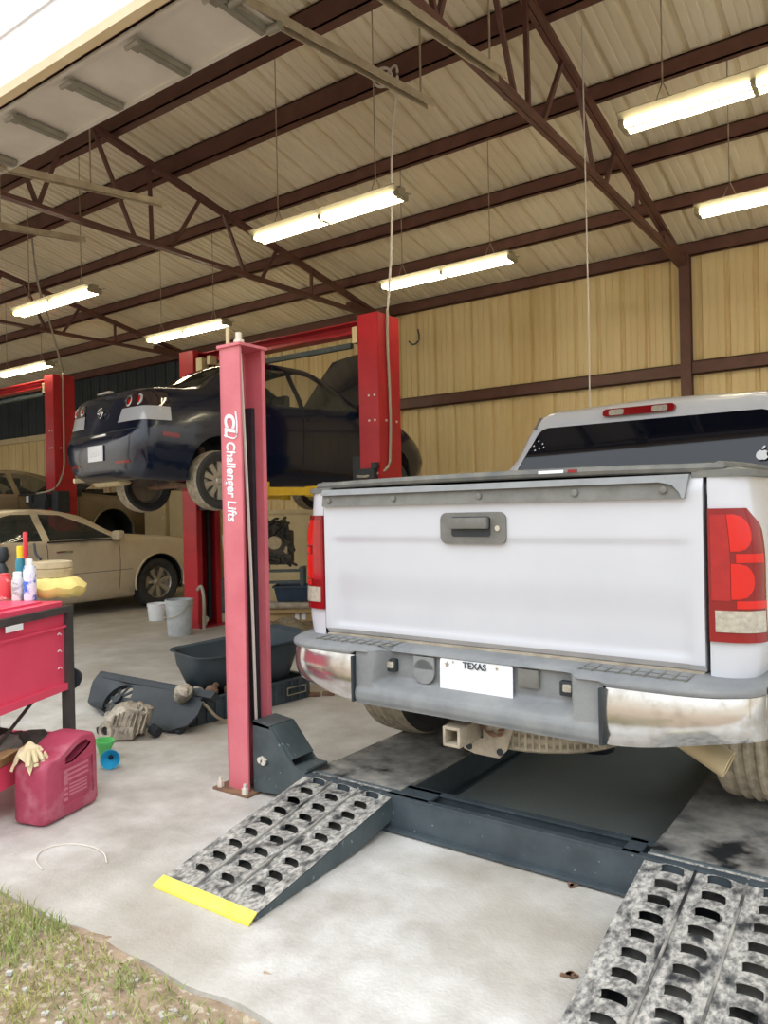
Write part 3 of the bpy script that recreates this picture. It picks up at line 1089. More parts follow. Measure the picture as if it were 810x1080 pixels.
def make_car(name, lb, st, paint, loc, rz, L, r_ax, f_ax, wr, ww, rr, sidewins, rear_glass, wind, spokes=7, wheels=('fr', 'fl', 'rr', 'rl'), droop=0., archr=None, trk=None, seat=True, tread=None, cat='car'):
    t = thing(name, lb, cat, loc, rz)
    bm = loft_car(st)
    archr = archr or wr + .05
    wmax = max(s[3] for s in st)
    for ya in (r_ax, f_ax):
        poly = [(ya + archr * cos(2 * pi * k / 22), wr + .01 + archr * sin(2 * pi * k / 22)) for k in range(22)]
        for s in (-1, 1):
            x = cut(bm, poly, 0, lambda c, n, s=s: c.x * s > .45)
            x.free()
    extra = []
    for i, (poly, nm) in enumerate(sidewins):
        for s in (-1, 1):
            extra.append((nm, cut(bm, poly, 0, lambda c, n, s=s: c.x * s > .3 and n.x * s > .2), M_glass))
    extra.append(('rear_window', cut(bm, rear_glass, 2, lambda c, n: n.z > .15 and c.z > .9), M_glass))
    extra.append(('windshield', cut(bm, wind, 2, lambda c, n: n.z > .15 and c.z > .9), M_glass))
    # arch liners
    for ya in (r_ax, f_ax):
        for s in (-1, 1):
            b = NB()
            n = 18
            V = []
            for k in range(n + 1):
                a = rad(-15) + (pi + rad(30)) * k / n
                for x in (.40, wmax - .035):
                    V.append((s * x, ya + archr * 1.01 * cos(a), wr + .01 + archr * 1.01 * sin(a)))
            F = [(2 * k, 2 * k + 2, 2 * k + 3, 2 * k + 1) for k in range(n)]
            F.append(tuple(2 * k for k in range(n + 1)))
            add(b, V, F)
            extra.append(('arch_liner', b, M_dark))
    body = None
    return t, bm, extra

def finish(t, bm, extra, paint, bodyname='body'):
    body = obj(bodyname, bm, paint, t, ang=42, recalc=False)
    for nm, b, m in extra:
        obj(nm, b, m, t, ang=42, recalc=False)
    return body

# ---------------------------------------------------------------- dark blue sedan on the lift
MZ = [(0.00, .40, .40, .55, .50, .50, .58, .42, .60, .30, .61, .62),
      (0.03, .31, .60, .76, .48, .74, .62, .62, .66, .45, .67, .68),
      (0.09, .27, .68, .82, .50, .785, .72, .66, .82, .50, .87, .88),
      (0.14, .25, .74, .845, .52, .81, .82, .70, .98, .55, 1.02, 1.03),
      (0.30, .24, .77, .86, .55, .83, .88, .73, 1.02, .58, 1.05, 1.06),
      (0.75, .22, .80, .875, .56, .85, .92, .76, 1.05, .60, 1.08, 1.09),
      (1.05, .20, .80, .875, .56, .855, .94, .70, 1.14, .56, 1.22, 1.24),
      (1.45, .18, .80, .875, .56, .86, .95, .67, 1.24, .53, 1.39, 1.43),
      (1.90, .18, .80, .875, .56, .86, .95, .66, 1.25, .53, 1.42, 1.465),
      (2.40, .18, .80, .875, .56, .86, .95, .665, 1.24, .53, 1.41, 1.455),
      (2.80, .18, .80, .875, .56, .86, .94, .69, 1.17, .55, 1.29, 1.33),
      (3.30, .18, .80, .875, .56, .85, .92, .74, 1.00, .58, 1.03, 1.05),
      (3.80, .20, .79, .87, .55, .83, .82, .72, .92, .55, .955, .98),
      (4.15, .24, .74, .83, .50, .78, .70, .68, .80, .50, .84, .86),
      (4.36, .28, .60, .72, .48, .68, .60, .58, .66, .42, .69, .70),
      (4.45, .38, .40, .50, .48, .46, .54, .40, .57, .30, .58, .59)]
def zz(z): return z if z < .3 else .3 + (z - .3) * 1.17
MZ = [(s_[0], zz(s_[1]), s_[2], s_[3], zz(s_[4]), s_[5], zz(s_[6]), s_[7], zz(s_[8]), s_[9], zz(s_[10]), zz(s_[11])) for s_ in MZ]
MLOC, MRZ = (-6.51, 4.364, 1.47), -.146
t, bm, ex = make_car('sedan', 'dark blue sedan raised high on the red two-post lift', MZ, M_navy, MLOC, MRZ, 4.45, .95, 3.59, .32, .215, .205,
    [([(y_, zz(z_)) for y_, z_ in [(1.34, .985), (2.04, .975), (2.04, 1.365), (1.74, 1.36), (1.48, 1.27)]], 'rear_side_window'),
     ([(y_, zz(z_)) for y_, z_ in [(2.12, .975), (3.02, .985), (2.70, 1.20), (2.40, 1.335), (2.12, 1.365)]], 'front_side_window')],
    [(-.50, 1.40), (.50, 1.40), (.60, .84), (-.60, .84)], [(-.60, 3.24), (.60, 3.24), (.50, 2.52), (-.50, 2.52)])
mz = t
ex = [(a_, b_, M_glass_lt if c_ == M_glass else c_) for a_, b_, c_ in ex]
t.scale = (.925,) * 3
lamps = []
from mathutils.bvhtree import BVHTree
bvh = BVHTree.FromBMesh(bm)
def rear_y(x, z):
    h = bvh.ray_cast(Vector((x, -1, z)), Vector((0, 1, 0)))
    return h[0].y if h[0] else .1
bowls = []
for s in (-1, 1):
    for x, z in ((.52, zz(.925)), (.69, zz(.925))):
        bowls.append((s, x, z, rear_y(s * x, z)))
for s in (-1, 1):
    cz = zz(.865)
    p_up = [(s * .42, cz), (s * .90, cz), (s * .90, zz(.985)), (s * .72, zz(.995)), (s * .46, zz(.975))]
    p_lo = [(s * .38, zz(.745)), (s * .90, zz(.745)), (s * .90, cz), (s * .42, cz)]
    ex.append(('tail_lamp', push(cut(bm, p_up, 1, lambda c, n, s=s: c.y < .36 and c.x * s > .2), .006), M_lamp_smoke))
    ex.append(('lamp_reflection', push(cut(bm, p_lo, 1, lambda c, n, s=s: c.y < .36 and c.x * s > .2), .006), M_lamp_ring_refl))  # bright outdoor reflection painted as a pale lower lens
    pr_ = [(s * .40, .405), (s * .66, .405), (s * .66, .43), (s * .40, .43)]
    ex.append(('reflector', push(cut(bm, pr_, 1, lambda c, n, s=s: c.y < .4 and c.x * s > .2), .004), M_red_lens))
    ex.append(('side_marker', push(cut(bm, [(.27, .665), (.46, .65), (.46, .695), (.27, .71)], 0, lambda c, n, s=s: c.x * s > .5), .004), M_red_lens))
    for ys_ in (1.30, 2.08, 3.06):
        ex.append(('door_seam', push(cut(bm, [(ys_ - .004, .28), (ys_ + .004, .28), (ys_ + .004, zz(.94)), (ys_ - .004, zz(.94))], 0, lambda c, n, s=s: c.x * s > .5), -.006), M_black))
    ex.append(('rub_strip', push(cut(bm, [(1.36, .50), (3.0, .50), (3.0, .53), (1.36, .53)], 0, lambda c, n, s=s: c.x * s > .5), .004), M_navy))
ex.append(('trunk_seam', push(cut(bm, [(-.78, zz(.672)), (.78, zz(.672)), (.78, zz(.682)), (-.78, zz(.682))], 1, lambda c, n: c.y < .4), -.004), M_black))
body = finish(t, bm, ex, M_navy)
for o in [c for c in bpy.data.objects if c.parent == t and c.name.startswith('tail_lamp')]:
    s = 1 if sum(v.co.x for v in o.data.vertices) > 0 else -1
    for s2, x, z, y in bowls:
        if s2 != s: continue
        b = NB(); lathe(b, [(.060, .0), (.060, .012), (.046, .016), (.040, .010), (.0, .006)], (s * x, y + .008, z), (0, -1, .25), 20)
        q = obj('lamp_ring', b, M_lamp_ring_refl, o)
        b = NB(); lathe(b, [(.038, 0), (.036, .005), (0, .007)], (s * x, y + .0, z + .001), (0, -1, .25), 16); obj('lamp_bowl', b, M_red_bright, o)
b = NB(); box(b, (0, -.012, .53), (.33, .012, .165), bev=.004); obj('license_plate', b, M_plate, t)
b = NB()
for k in range(6): box(b, (-.105 + k * .042, -.0205, .525), (.026, .004, .055))
obj('plate_characters', b, M_plate, t, flat=True)
b = NB(); lathe(b, [(.052, 0), (.058, .006), (.052, .012), (.046, .006)], (0, .055, zz(.86)), (0, -1, .15), 24, close=True)
tube(b, [(-.045, .042, zz(.875)), (-.02, .040, zz(.865)), (0, .040, zz(.845)), (.02, .040, zz(.865)), (.045, .042, zz(.875))], .007, n=6)
obj('trunk_emblem', b, M_chrome, t)
b = NB(); box(b, (0, .035, zz(.655)), (.36, .05, .03), bev=.01); obj('plate_garnish', b, M_chrome_d, t)
b = NB(); box(b, (0, .11, zz(1.045)), (.26, .06, .022), bev=.006); obj('third_brake_light', b, M_clear_lens, t)
for s in (-1, 1):
    b = NB(); box(b, (s * .935, 3.02, zz(1.02)), (.16, .10, .13), bev=.035); box(b, (s * .86, 3.03, zz(.98)), (.08, .05, .05)); obj('side_mirror', b, M_navy, t)
    for yy in (1.50, 2.24):
        b = NB(); box(b, (s * .873, yy, zz(.86)), (.03, .20, .03), bev=.01); obj('door_handle', b, M_navy, t)
DR = -.09
for nm, x, y, s in (('r', .765, .95, 1), ('r', -.765, .95, -1), ('f', .765, 3.59, 1), ('f', -.765, 3.59, -1)):
    wheel(t, (x, y, .32 + DR), .32, .21, .21, s, 10 if nm == 'r' else 10, tread=M_tread)
seats(t, .25, (1.45, 2.5), .38)
b = NB()   # open hood
gridf(b, lambda u, v: Vector((u * (.72 - .1 * v), 3.32 + .62 * v, zz(1.05) + .98 * v - .1 * v * v + .04 * (1 - u * u))), lins(-1, 1, 10), lins(0, 1, 8))
solidify(b, .02); obj('hood', b, M_navy, t)
b = NB()   # exhaust silencer, axle and arms
lathe(b, [(.06, -.32), (.10, -.30), (.10, .30), (.06, .32)], (-.28, .30, .30), (1, 0, 0), 18)
cyl(b, (-.55, .0, .27), (-.55, .3, .30), .028, n=10)
obj('silencer', b, M_tan, t)
b = NB(); cyl(b, (-.62, .95, .30 + DR), (.62, .95, .30 + DR), .035, n=8)
for s in (-1, 1):
    tube(b, [(s * .25, 1.1, .30), (s * .4, .98, .24), (s * .62, .95, .24)], .03, n=6)
    cyl(b, (s * .55, .9, .26), (s * .5, .95, .6), .035, n=8)
tube(b, [(.1, .5, .26), (.2, 1.2, .25), (.1, 2.5, .22)], .03, n=6)
obj('axle', b, M_rust, t)

# ---------------------------------------------------------------- champagne car on the floor
CH = [(0.0, .4, .6, .75, .6, .7, .8, .6, .9, .5, .95, .96),
      (0.1, .28, .8, .9, .6, .86, .92, .78, 1.0, .6, 1.03, 1.04),
      (0.9, .24, .85, .94, .62, .91, 1.0, .8, 1.08, .62, 1.11, 1.12),
      (1.2, .22, .86, .94, .62, .91, 1.01, .74, 1.2, .6, 1.28, 1.3),
      (1.7, .2, .86, .94, .62, .92, 1.01, .71, 1.28, .57, 1.43, 1.46),
      (2.4, .2, .86, .94, .62, .92, 1.01, .71, 1.28, .57, 1.445, 1.48),
      (2.9, .2, .86, .94, .62, .92, 1.01, .72, 1.25, .58, 1.38, 1.415),
      (3.5, .2, .86, .94, .62, .91, 1.0, .78, 1.08, .62, 1.12, 1.13),
      (4.1, .22, .85, .94, .6, .9, .94, .8, 1.03, .6, 1.06, 1.08),
      (4.7, .25, .82, .92, .6, .87, .88, .78, .97, .6, 1.0, 1.01),
      (4.93, .3, .75, .84, .6, .8, .8, .7, .87, .55, .9, .91),
      (5.0, .4, .6, .7, .6, .68, .72, .6, .78, .5, .8, .81)]
def sedan2(name, lb, paint, loc, rz, wheels, hood_up=False, spokes=7):
    t, bm, ex = make_car(name, lb, CH, paint, loc, rz, 5.0, .98, 4.03, .365, .23, .235,
        [([(1.50, 1.05), (2.22, 1.05), (2.22, 1.40), (1.95, 1.40), (1.62, 1.32)], 'rear_side_window'),
         ([(2.32, 1.05), (3.28, 1.06), (2.98, 1.24), (2.62, 1.385), (2.32, 1.40)], 'front_side_window')],
        [(-.52, 1.62), (.52, 1.62), (.62, 1.0), (-.62, 1.0)], [(-.64, 3.44), (.64, 3.44), (.54, 2.74), (-.54, 2.74)], archr=.425)
    for s in (-1, 1):
        for y0 in (1.42, 2.27, 3.35):
            ex.append(('door_seam', push(cut(bm, [(y0 - .005, .32), (y0 + .005, .32), (y0 + .005, 1.0), (y0 - .005, 1.0)], 0, lambda c, n, s=s: c.x * s > .5), -.006), M_black))
        ex.append(('body_crease', push(cut(bm, [(1.42, .585), (3.55, .60), (3.55, .607), (1.42, .592)], 0, lambda c, n, s=s: c.x * s > .5), -.005), M_black))
        ex.append(('head_lamp', push(cut(bm, [(s * .50, .70), (s * .9, .70), (s * .9, .84), (s * .50, .84)], 1, lambda c, n, s=s: c.y > 4.6 and c.x * s > .3), .004), M_clear_lens))
    finish(t, bm, ex, paint)
    for s in (-1, 1):
        b = NB()
        for k in range(21):
            pass
        pts = [(s * .945, 4.03 + .435 * cos(a), .375 + .435 * sin(a)) for a in [rad(-10) + rad(200) * k / 20 for k in range(21)]]
        tube(b, pts, .018, n=6, sm=False)
        obj('arch_lip', b, paint, t)
        b = NB(); box(b, (s * 1.0, 3.28, 1.09), (.18, .11, .14), bev=.04); box(b, (s * .92, 3.3, 1.04), (.1, .05, .05)); obj('side_mirror', b, paint if not hood_up else M_black, t)
        for y0 in (1.65, 2.5):
            b = NB(); box(b, (s * .942, y0, .90), (.03, .24, .03), bev=.01); obj('door_handle', b, M_chrome_d, t)
        b = NB(); tube(b, [(s * .925, 2.28, 1.035), (s * .93, 3.0, 1.04), (s * .905, 3.42, 1.03)], .012, n=5); obj('window_trim', b, M_black, t)
    for nm in wheels:
        wheel(t, ((.80 if nm[1] == 'r' else -.80), (4.03 if nm[0] == 'f' else .98), .365), .365, .23, .235, 1 if nm[1] == 'r' else -1, spokes)
    seats(t, .3, (1.7, 2.85), .4)
    if hood_up:
        b = NB()
        gridf(b, lambda u, v: Vector((u * .78, 3.55 + .95 * v, 1.12 + .62 * v + .05 * (1 - u * u))), lins(-1, 1, 10), lins(0, 1, 8))
        solidify(b, .02); obj('hood', b, M_black, t)
        b = NB()
        for k in range(7): box(b, (-.5 + .17 * k, 3.85 + .1 * (k % 3), 1.10 + .02 * (k % 2)), (.15, .3, .10), bev=.01)
        box(b, (0, 4.45, 1.08), (1.3, .10, .06))
        obj('engine_bay', b, M_iron, t)
        b = NB(); cyl(b, (.7, 4.3, 1.0), (.72, 4.35, 1.6), .012, n=6); obj('hood_prop', b, M_cable, t)
    return t
sedan2('sedan', 'dusty champagne sedan parked on the floor beside the red cart', M_silver, (-10.16, 3.17, 0), 0, ('fr', 'fl', 'rr', 'rl'))
sedan2('sedan', 'bronze sedan with raised hood and missing front wheel behind the champagne sedan', M_tancar, (-12.95, 4.33, .70), 0, ('rr', 'rl'), True)
for x, y, r_, k in ((-11.4, 8.6, .05, 0),):
    pass
# ================================================================ WHITE PICKUP
TR = thing('pickup_truck', 'white pickup truck backed onto the ramp lift with grey rear bumper', 'truck', (-1.43, 2.68, .155), rad(-2.0))
def tp(name, b, m, parent=TR, **k): return obj(name, b, m, parent, **k)
# tailgate: height field on the rear face
ZT0, ZT1, HW = .640, 1.292, .835
def tgd(x, z):
    d = 0.0
    # large recessed field with rounded corners below a crease
    qx = min(sstep(-.80, -.76, x), 1 - sstep(.765, .805, x))
    d += .007 * sstep(1.085, 1.055, z) * qx * sstep(.665, .70, z) if z < 1.09 else 0
    d += .010 * sstep(.93, .78, z) * qx
    d += .012 * sstep(1.24, 1.292, z)
    d += .02 * sstep(.665, .64, z)
    return d
b = NB()
gridf(b, lambda x, z: Vector((x, -.012 + tgd(x, z), z)), lins(-HW, HW, 80), lins(ZT0, ZT1, 60))
for s in (-1, 1):
    gridf(b, lambda u, z: Vector((s * HW, -.012 + tgd(s * HW, z) + u, z)), [0, .05], lins(ZT0, ZT1, 60))
tailgate = tp('tailgate', b, M_white)
# handle bezel, handle and lock
b = NB()
prism(b, rrect(-.190, 1.055, .112, 1.182, .03), -.020, .0, lambda x, z, y: Vector((x, y, z)))
bz = tp('handle_bezel', b, M_trim, tailgate)
b = NB(); prism(b, rrect(-.135, 1.085, .045, 1.165, .012), -.0215, -.0195, lambda x, z, y: Vector((x, y, z))); tp('handle_pocket', b, M_black, bz)
b = NB(); box(b, (-.046, -.034, 1.139), (.176, .026, .046), bev=.008); tp('tailgate_handle', b, M_trim, bz)
b = NB(); cyl(b, (.076, -.024, 1.118), (.076, -.019, 1.118), .011, n=14); tp('key_lock', b, M_chrome, bz)
# dark trim strip along the top with screws
b = NB()
poly = [(-.832, 1.220), (.742, 1.216), (.775, 1.216), (.793, 1.292), (.76, 1.294), (-.832, 1.294)]
prism(b, poly, -.030, .0, lambda x, z, y: Vector((x, y + (.012 if z > 1.28 else 0), z)))
strip = tp('top_trim', b, M_trim, tailgate)
b = NB()
prism(b, [(-.832, 1.270), (.70, 1.272), (.745, 1.262), (.768, 1.236), (.776, 1.216), (.783, 1.216), (.797, 1.296), (-.832, 1.296)], -.037, -.008, lambda x, z, y: Vector((x, y + (.014 if z > 1.28 else 0), z)))
tp('trim_cap', b, M_trim_l, strip)
for x in (-.79, -.42, .0, .40, .715):
    b = NB(); lathe(b, [(.013, 0), (.012, .005), (.006, .006)], (x, -.030, 1.246), (0, -1, 0), 12)
    tp('trim_screw', b, M_trim, strip)
# pale dirt strip below the tailgate
b = NB(); box(b, (0, .005, .634), (1.66, .024, .010)); tp('tailgate_sill', b, M_hitch, tailgate)

# bed sides with rounded rear corners
def side_path(s):
    P = [(.848, .0), (.90, .004), (.945, .016), (.978, .045), (.994, .10), (1.003, .25), (1.008, .6), (1.01, 1.0), (1.01, 1.72)]
    q = smooth_path([Vector((a, c, 0)) for a, c in P], 5)
    return [(s * v.x, v.y) for v in q]
def side_off(z):
    # tumblehome above, tuck below
    return -.03 * sstep(1.0, 1.30, z) - .03 * sstep(.75, .55, z) + .006 * sstep(.9, .6, z)
LZ0, LZ1 = .745, 1.180
for s in (-1, 1):
    path = side_path(s)
    b = NB()
    zs = sorted(set(lins(.565, 1.292, 24) + [LZ0, LZ1]))
    def FN(i, z):
        x, y = path[int(i)]
        k = abs(x) - .848
        return Vector((s * (abs(x) + side_off(z) * min(1, k / .1)), y, z))
    gridf(b, FN, list(range(len(path))), zs)
    # cut wheel arch
    arch = [(.75 + .50 * cos(2 * pi * k / 26), .40 + .50 * sin(2 * pi * k / 26)) for k in range(26)]
    cut(b, arch, 0, lambda c, n: True).free()
    side = tp('bed_side', b, M_white, flat=False)
    b = NB()   # top rail cap
    pts = [(s * .80, -.005), (s * .90, .0), (s * .955, .03), (s * .985, .10), (s * .99, .4), (s * .99, 1.72)]
    pp = smooth_path([Vector((a, c, 0)) for a, c in pts], 5)
    V, F = [], []
    for v in pp:
        inn = Vector((v.x - s * .13 * min(1, max(v.y, .0) / .12), v.y + .10 * (1 - min(1, max(v.y, .0) / .12)), 0))
        for (p, z) in ((v, 1.284), (v, 1.306), (inn, 1.318), (inn, 1.284)):
            V.append((p.x, p.y, z))
    for i in range(len(pp) - 1):
        for k in range(4):
            F.append((4 * i + k, 4 * i + (k + 1) % 4, 4 * i + 4 + (k + 1) % 4, 4 * i + 4 + k))
    F += [(0, 1, 2, 3), tuple(4 * (len(pp) - 1) + k for k in range(4))]
    add(b, V, F)
    tp('bed_rail_cap', b, M_tonneau, side)
    # tail lamp wrapped round the corner, raised 10 mm
    def lampgrid(i0, i1, za, zb, off, outline=False, ni=14, nz=18):
        bb = NB()
        def P(i, z):
            k = int(i); f_ = i - k
            a = path[k]; c = path[min(k + 1, len(path) - 1)]
            x, y = a[0] + (c[0] - a[0]) * f_, a[1] + (c[1] - a[1]) * f_
            kk = abs(x) - .848
            nrm = Vector((c[1] - a[1], -(c[0] - a[0]), 0))
            if nrm.length < 1e-6: nrm = Vector((0, -1, 0))
            nrm.normalize()
            if nrm.x * s < 0: nrm = Vector((-nrm.x, -nrm.y, 0)) if nrm.y > 0 else nrm
            if nrm.y > 0.0: nrm.y = -nrm.y
            return Vector((s * (abs(x) + side_off(z) * min(1, kk / .1)), y, z)) + Vector((nrm.x, nrm.y, 0)) * off
        def G(u, v):
            i1v = i1
            if outline == 'D':
                i1v = i0 + (i1 - i0) * (.35 + .65 * math.sqrt(max(0, 1 - (2 * v - 1) ** 2)))
            elif outline:   # rounded upper outer corner
                q = sstep(.80, 1.0, v)
                i1v = i1 - (i1 - i0) * .28 * q * q
            return P(i0 + (i1v - i0) * u, za + (zb - za) * v)
        gridf(bb, G, lins(0, 1, ni), lins(0, 1, nz))
        e = [f for f in bb.faces]
        bmesh.ops.recalc_face_normals(bb, faces=e)
        # thickness inwards
        vs0 = list(bb.verts)
        be = [ed for ed in bb.edges if len(ed.link_faces) == 1]
        r = bmesh.ops.extrude_edge_only(bb, edges=be)
        for v in [g for g in r['geom'] if isinstance(g, bmesh.types.BMVert)]:
            v.co.y += off + .004; v.co.x -= s * off * .6
        return bb
    IL = 19.0
    lamp = tp('tail_lamp', lampgrid(0.2, IL, LZ0, LZ1, .012, True), M_red_lens, side)
    tp('brake_lens', lampgrid(6.5, 13.5, 1.040, 1.160, .016, 'D'), M_red_bright, lamp)
    tp('turn_lens', lampgrid(6.5, 13.5, .885, 1.000, .016, 'D'), M_red_bright, lamp)
    tp('lamp_reflector', lampgrid(1.2, 6.3, .880, 1.160, .0145), M_red_deep, lamp)
    tp('red_band', lampgrid(8, 17.5, 1.003, 1.032, .0155), M_red_bright, lamp)
    tp('red_band', lampgrid(8, 18.5, .855, .880, .0155), M_red_bright, lamp)
    tp('reverse_lens', lampgrid(2.2, 17.8, .778, .848, .0165), M_clear_lens, lamp)
# bed interior box, floor and front wall
b = NB()
box(b, (0, .9, .70), (1.66, 1.72, .04)); box(b, (0, 1.74, .95), (1.9, .03, .6))
for s in (-1, 1): box(b, (s * .86, .9, .96), (.03, 1.7, .62))
tp('cargo_bed', b, M_dark, flat=True)
# tonneau cover with rolled rear edge
b = NB()
box(b, (0, .9, 1.322), (1.74, 1.70, .014))
tube(b, [(-.90, .03, 1.315), (-.4, .005, 1.322), (.4, .005, 1.322), (.80, .005, 1.315), (.885, .04, 1.315)], .017, n=8)
for s in (-1, 1): tube(b, [(s * .875, .03, 1.32), (s * .885, .5, 1.328), (s * .885, 1.74, 1.33)], .017, n=8)
tn = tp('tonneau_cover', b, M_tonneau)
b = NB(); box(b, (.30, -.012, 1.326), (.10, .004, .011)); tp('cover_tag', b, M_sticker, tn)
b = NB(); box(b, (.385, -.012, 1.326), (.035, .004, .011)); tp('cover_tag', b, M_red_lens, tn)

# rear bumper -----------------------------------------------------
def bump_y(x):
    a = abs(x)
    if a <= .58: return -.165
    t = min((a - .58) / .43, 1)
    return -.165 + .17 * (1 - math.sqrt(max(0, 1 - t ** 3.2)))
ZB0, ZB1 = .392, .612
def bump_bot(x):
    a = abs(x)
    return .388 + .055 * sstep(.55, .98, a)
def pocket(x, z):
    # recess behind the plate, rounded corners, open at the top edge
    xl, xr = -.462, .440
    w = .05
    kx = min(sstep(xl, xl + w, x - .03 * (z - .45) / .15), 1 - sstep(xr - w, xr, x))
    kz = sstep(.455, .50, z)
    r = kx * kz
    d = .085 * r
    return d
# center section
b = NB()
gridf(b, lambda x, v: Vector((x, bump_y(x) + pocket(x, bump_bot(x) + (ZB1 - bump_bot(x)) * v) - .010 * sstep(.0, .12, v) * (1 - sstep(.20, .34, v)) , bump_bot(x) + (ZB1 - bump_bot(x)) * v)), lins(-.535, .545, 130), lins(0, 1, 40))
gridf(b, lambda x, v: Vector((x, bump_y(x) + .16 * v, bump_bot(x) + .01 * v)), lins(-.535, .545, 40), [0, .5, 1])
bc = tp('bumper', b, M_plastic)
# chrome ends
for s in (-1, 1):
    xe = [s * (.545 + (1.012 - .545) * (1 - (1 - k / 40) ** 1.7)) for k in range(41)]
    def CF(x, v):
        z0, z1 = bump_bot(x), .585
        z = z0 + (z1 - z0) * v
        bulge = -.004 * sin(pi * v) + .022 * (1 - v) ** 4 + .008 * v ** 5
        return Vector((x, bump_y(x) + bulge + .004, z))
    b = NB()
    gridf(b, CF, xe, lins(0, 1, 16))
    # wrap towards the wheel
    def WF(u, v):
        e = CF(xe[-1], v)
        return Vector((e.x + s * .012 * sin(u * pi / 2), e.y + .30 * u, e.z + .02 * u * (1 - v)))
    gridf(b, WF, lins(0, 1, 8), lins(0, 1, 16))
    tp('chrome_end', b, M_chrome_d, bc)
    b = NB(); box(b, (s * .541, -.165, .49), (.012, .04, .19)); tp('end_joint', b, M_black, bc, flat=True)
# step pad
b = NB()
n = 80
xs_ = [-1.015 + 2.03 * k / n for k in range(n + 1)]
def inset(x):
    return .072 * min(sstep(-.475, -.415, x), 1 - sstep(.395, .45, x))
def step(x, v):
    yb = bump_y(x) - .006 + inset(x)
    y = yb + (.05 - yb) * v if abs(x) < .84 else yb + (.30 - yb) * v
    zed = ZB1 + .012 * sstep(0, .12, v) + .012 * v
    return Vector((x, y, zed))
gridf(b, step, xs_, lins(0, 1, 14))
def lipf(x, v):
    return Vector((x, bump_y(x) - .006 + inset(x) - .004 * sin(pi * v), ZB1 - .022 * v * (1 if abs(x) > .54 else .35)))
gridf(b, lipf, xs_, lins(0, 1, 4))
sp = tp('step_pad', b, M_plastic, bc)
for x0, x1 in ((-.80, -.40), (.44, .80)):
    b = NB()
    for k in range(9):
        x = x0 + (x1 - x0) * k / 8
        box(b, (x, -.06, ZB1 + .0175), (.008, .12, .006))
    for yy in (-.11, -.06, -.01): box(b, ((x0 + x1) / 2, yy, ZB1 + .0175), (x1 - x0, .006, .005))
    tp('tread_ribs', b, M_trim, sp, flat=True)
# plate, lamps and blank in the pocket
b = NB(); prism(b, rrect(-.153, .458, .170, .608, .014), -.100, -.096, lambda x, z, y: Vector((x, y + (z - .545) * .02, z)))
pl = tp('license_plate', b, M_plate, bc)
b = text_bm('TEXAS', .036, .0008, .0006)
xform(b, axes(Vector((.008, -.1035, .586)), (1, 0, 0), (0, 0, 1))); tp('plate_word', b, M_ink, pl, flat=True, recalc=False)
b = NB()
def star(cx, cz, r, yq=-.1022):
    pts = []
    for k in range(10):
        rr = r if k % 2 == 0 else r * .42
        a = pi / 2 + pi * k / 5
        pts.append((cx + rr * cos(a), cz + rr * sin(a)))
    V = [(cx, yq, cz)] + [(x, yq, z) for x, z in pts]
    add(b, V, [(0, 1 + k, 1 + (k + 1) % 10) for k in range(10)])
star(-.118, .582, .014); star(-.09, .594, .006); star(.105, .588, .009)
tp('plate_stars', b, M_galv, pl, flat=True)
b = NB(); box(b, (0, -.1025, .472), (.26, .002, .004)); tp('plate_border', b, M_ink, pl, flat=True)
b = NB()
for x in (-.125, .14): cyl(b, (x, -.107, .466), (x, -.1, .466), .006, n=8)
tp('plate_screw', b, M_galv, pl)
for x in (-.40, .385):
    b = NB(); box(b, (x, -.09, .548), (.055, .03, .055), bev=.008); q = tp('lamp_socket', b, M_black, bc)
    b = NB(); box(b, (x + .004, -.106, .552), (.034, .01, .030), bev=.008); tp('plate_lamp', b, M_clear_lens, q)
b = NB()
cyl(b, (-.232, -.088, .54), (-.232, -.10, .54), .05, n=24); box(b, (-.232, -.094, .575), (.10, .012, .05)); tp('round_blank', b, M_plastic, bc)
b = NB(); box(b, (.232, -.092, .565), (.085, .012, .07), bev=.006); tp('square_blank', b, M_trim, bc)

# hitch receiver, crossmember, spare, exhaust, frame
b = NB()
cx, cz = -.075, .312
for a, c in (((cx - .033, cz), (.012, .075)), ((cx + .033, cz), (.012, .075)), ((cx, cz - .033), (.075, .012)), ((cx, cz + .033), (.075, .012))):
    box(b, (a[0], -.02, a[1]), (c[0], .26, c[1]), bev=.003)
box(b, (0, .14, .37), (1.2, .09, .08))
prism(b, [(-.125, .27), (-.11, .225), (-.06, .212), (.05, .212), (.085, .25), (.115, .335), (.09, .36), (-.02, .36), (-.02, .28)], .0, .012, lambda x, z, y: Vector((x, y, z)))
hr_ = tp('hitch_receiver', b, M_hitch)
b = NB()
for x in (-.085, .055): cyl(b, (x, -.004, .238), (x, .014, .238), .014, n=10)
tp('chain_holes', b, M_dark, hr_)
b = NB()
for k in range(14):
    a = k * .9
    tube(b, [(.02 + .05 * cos(a), -.005 + .01 * sin(k), .345 + .03 * sin(a)), (.04 + .04 * cos(a + 1), -.015, .33 + .03 * sin(a + 1)), (.03 + .05 * cos(a + 2), -.005, .345 + .028 * sin(a + 2))], .004, n=4)
tp('wire_tangle', b, M_rust, hr_)
b = NB(); cyl(b, (cx, .09, cz), (cx, .1, cz), .03, n=10); tp('receiver_socket', b, M_dark, hr_)
b = NB()
c = Vector((.05, .42, .345))
prof = [(.20, -.10), (.30, -.125), (.365, -.11)]
for i, z in enumerate(lins(-.10, .10, 20)): prof.append((.38 - (.008 if i % 4 == 2 else 0), z))
prof += [(.365, .11), (.30, .125), (.20, .10)]
lathe(b, prof, c, (0, 0, 1), 48)
for k in range(90):
    a = 2 * pi * k / 90
    R = Matrix.Rotation(a, 3, 'Z')
    box(b, c + R @ Vector((.381, 0, 0)), (.006, .010, .19), R)
tp('spare_tire', b, M_tread, ang=25)
b = NB()
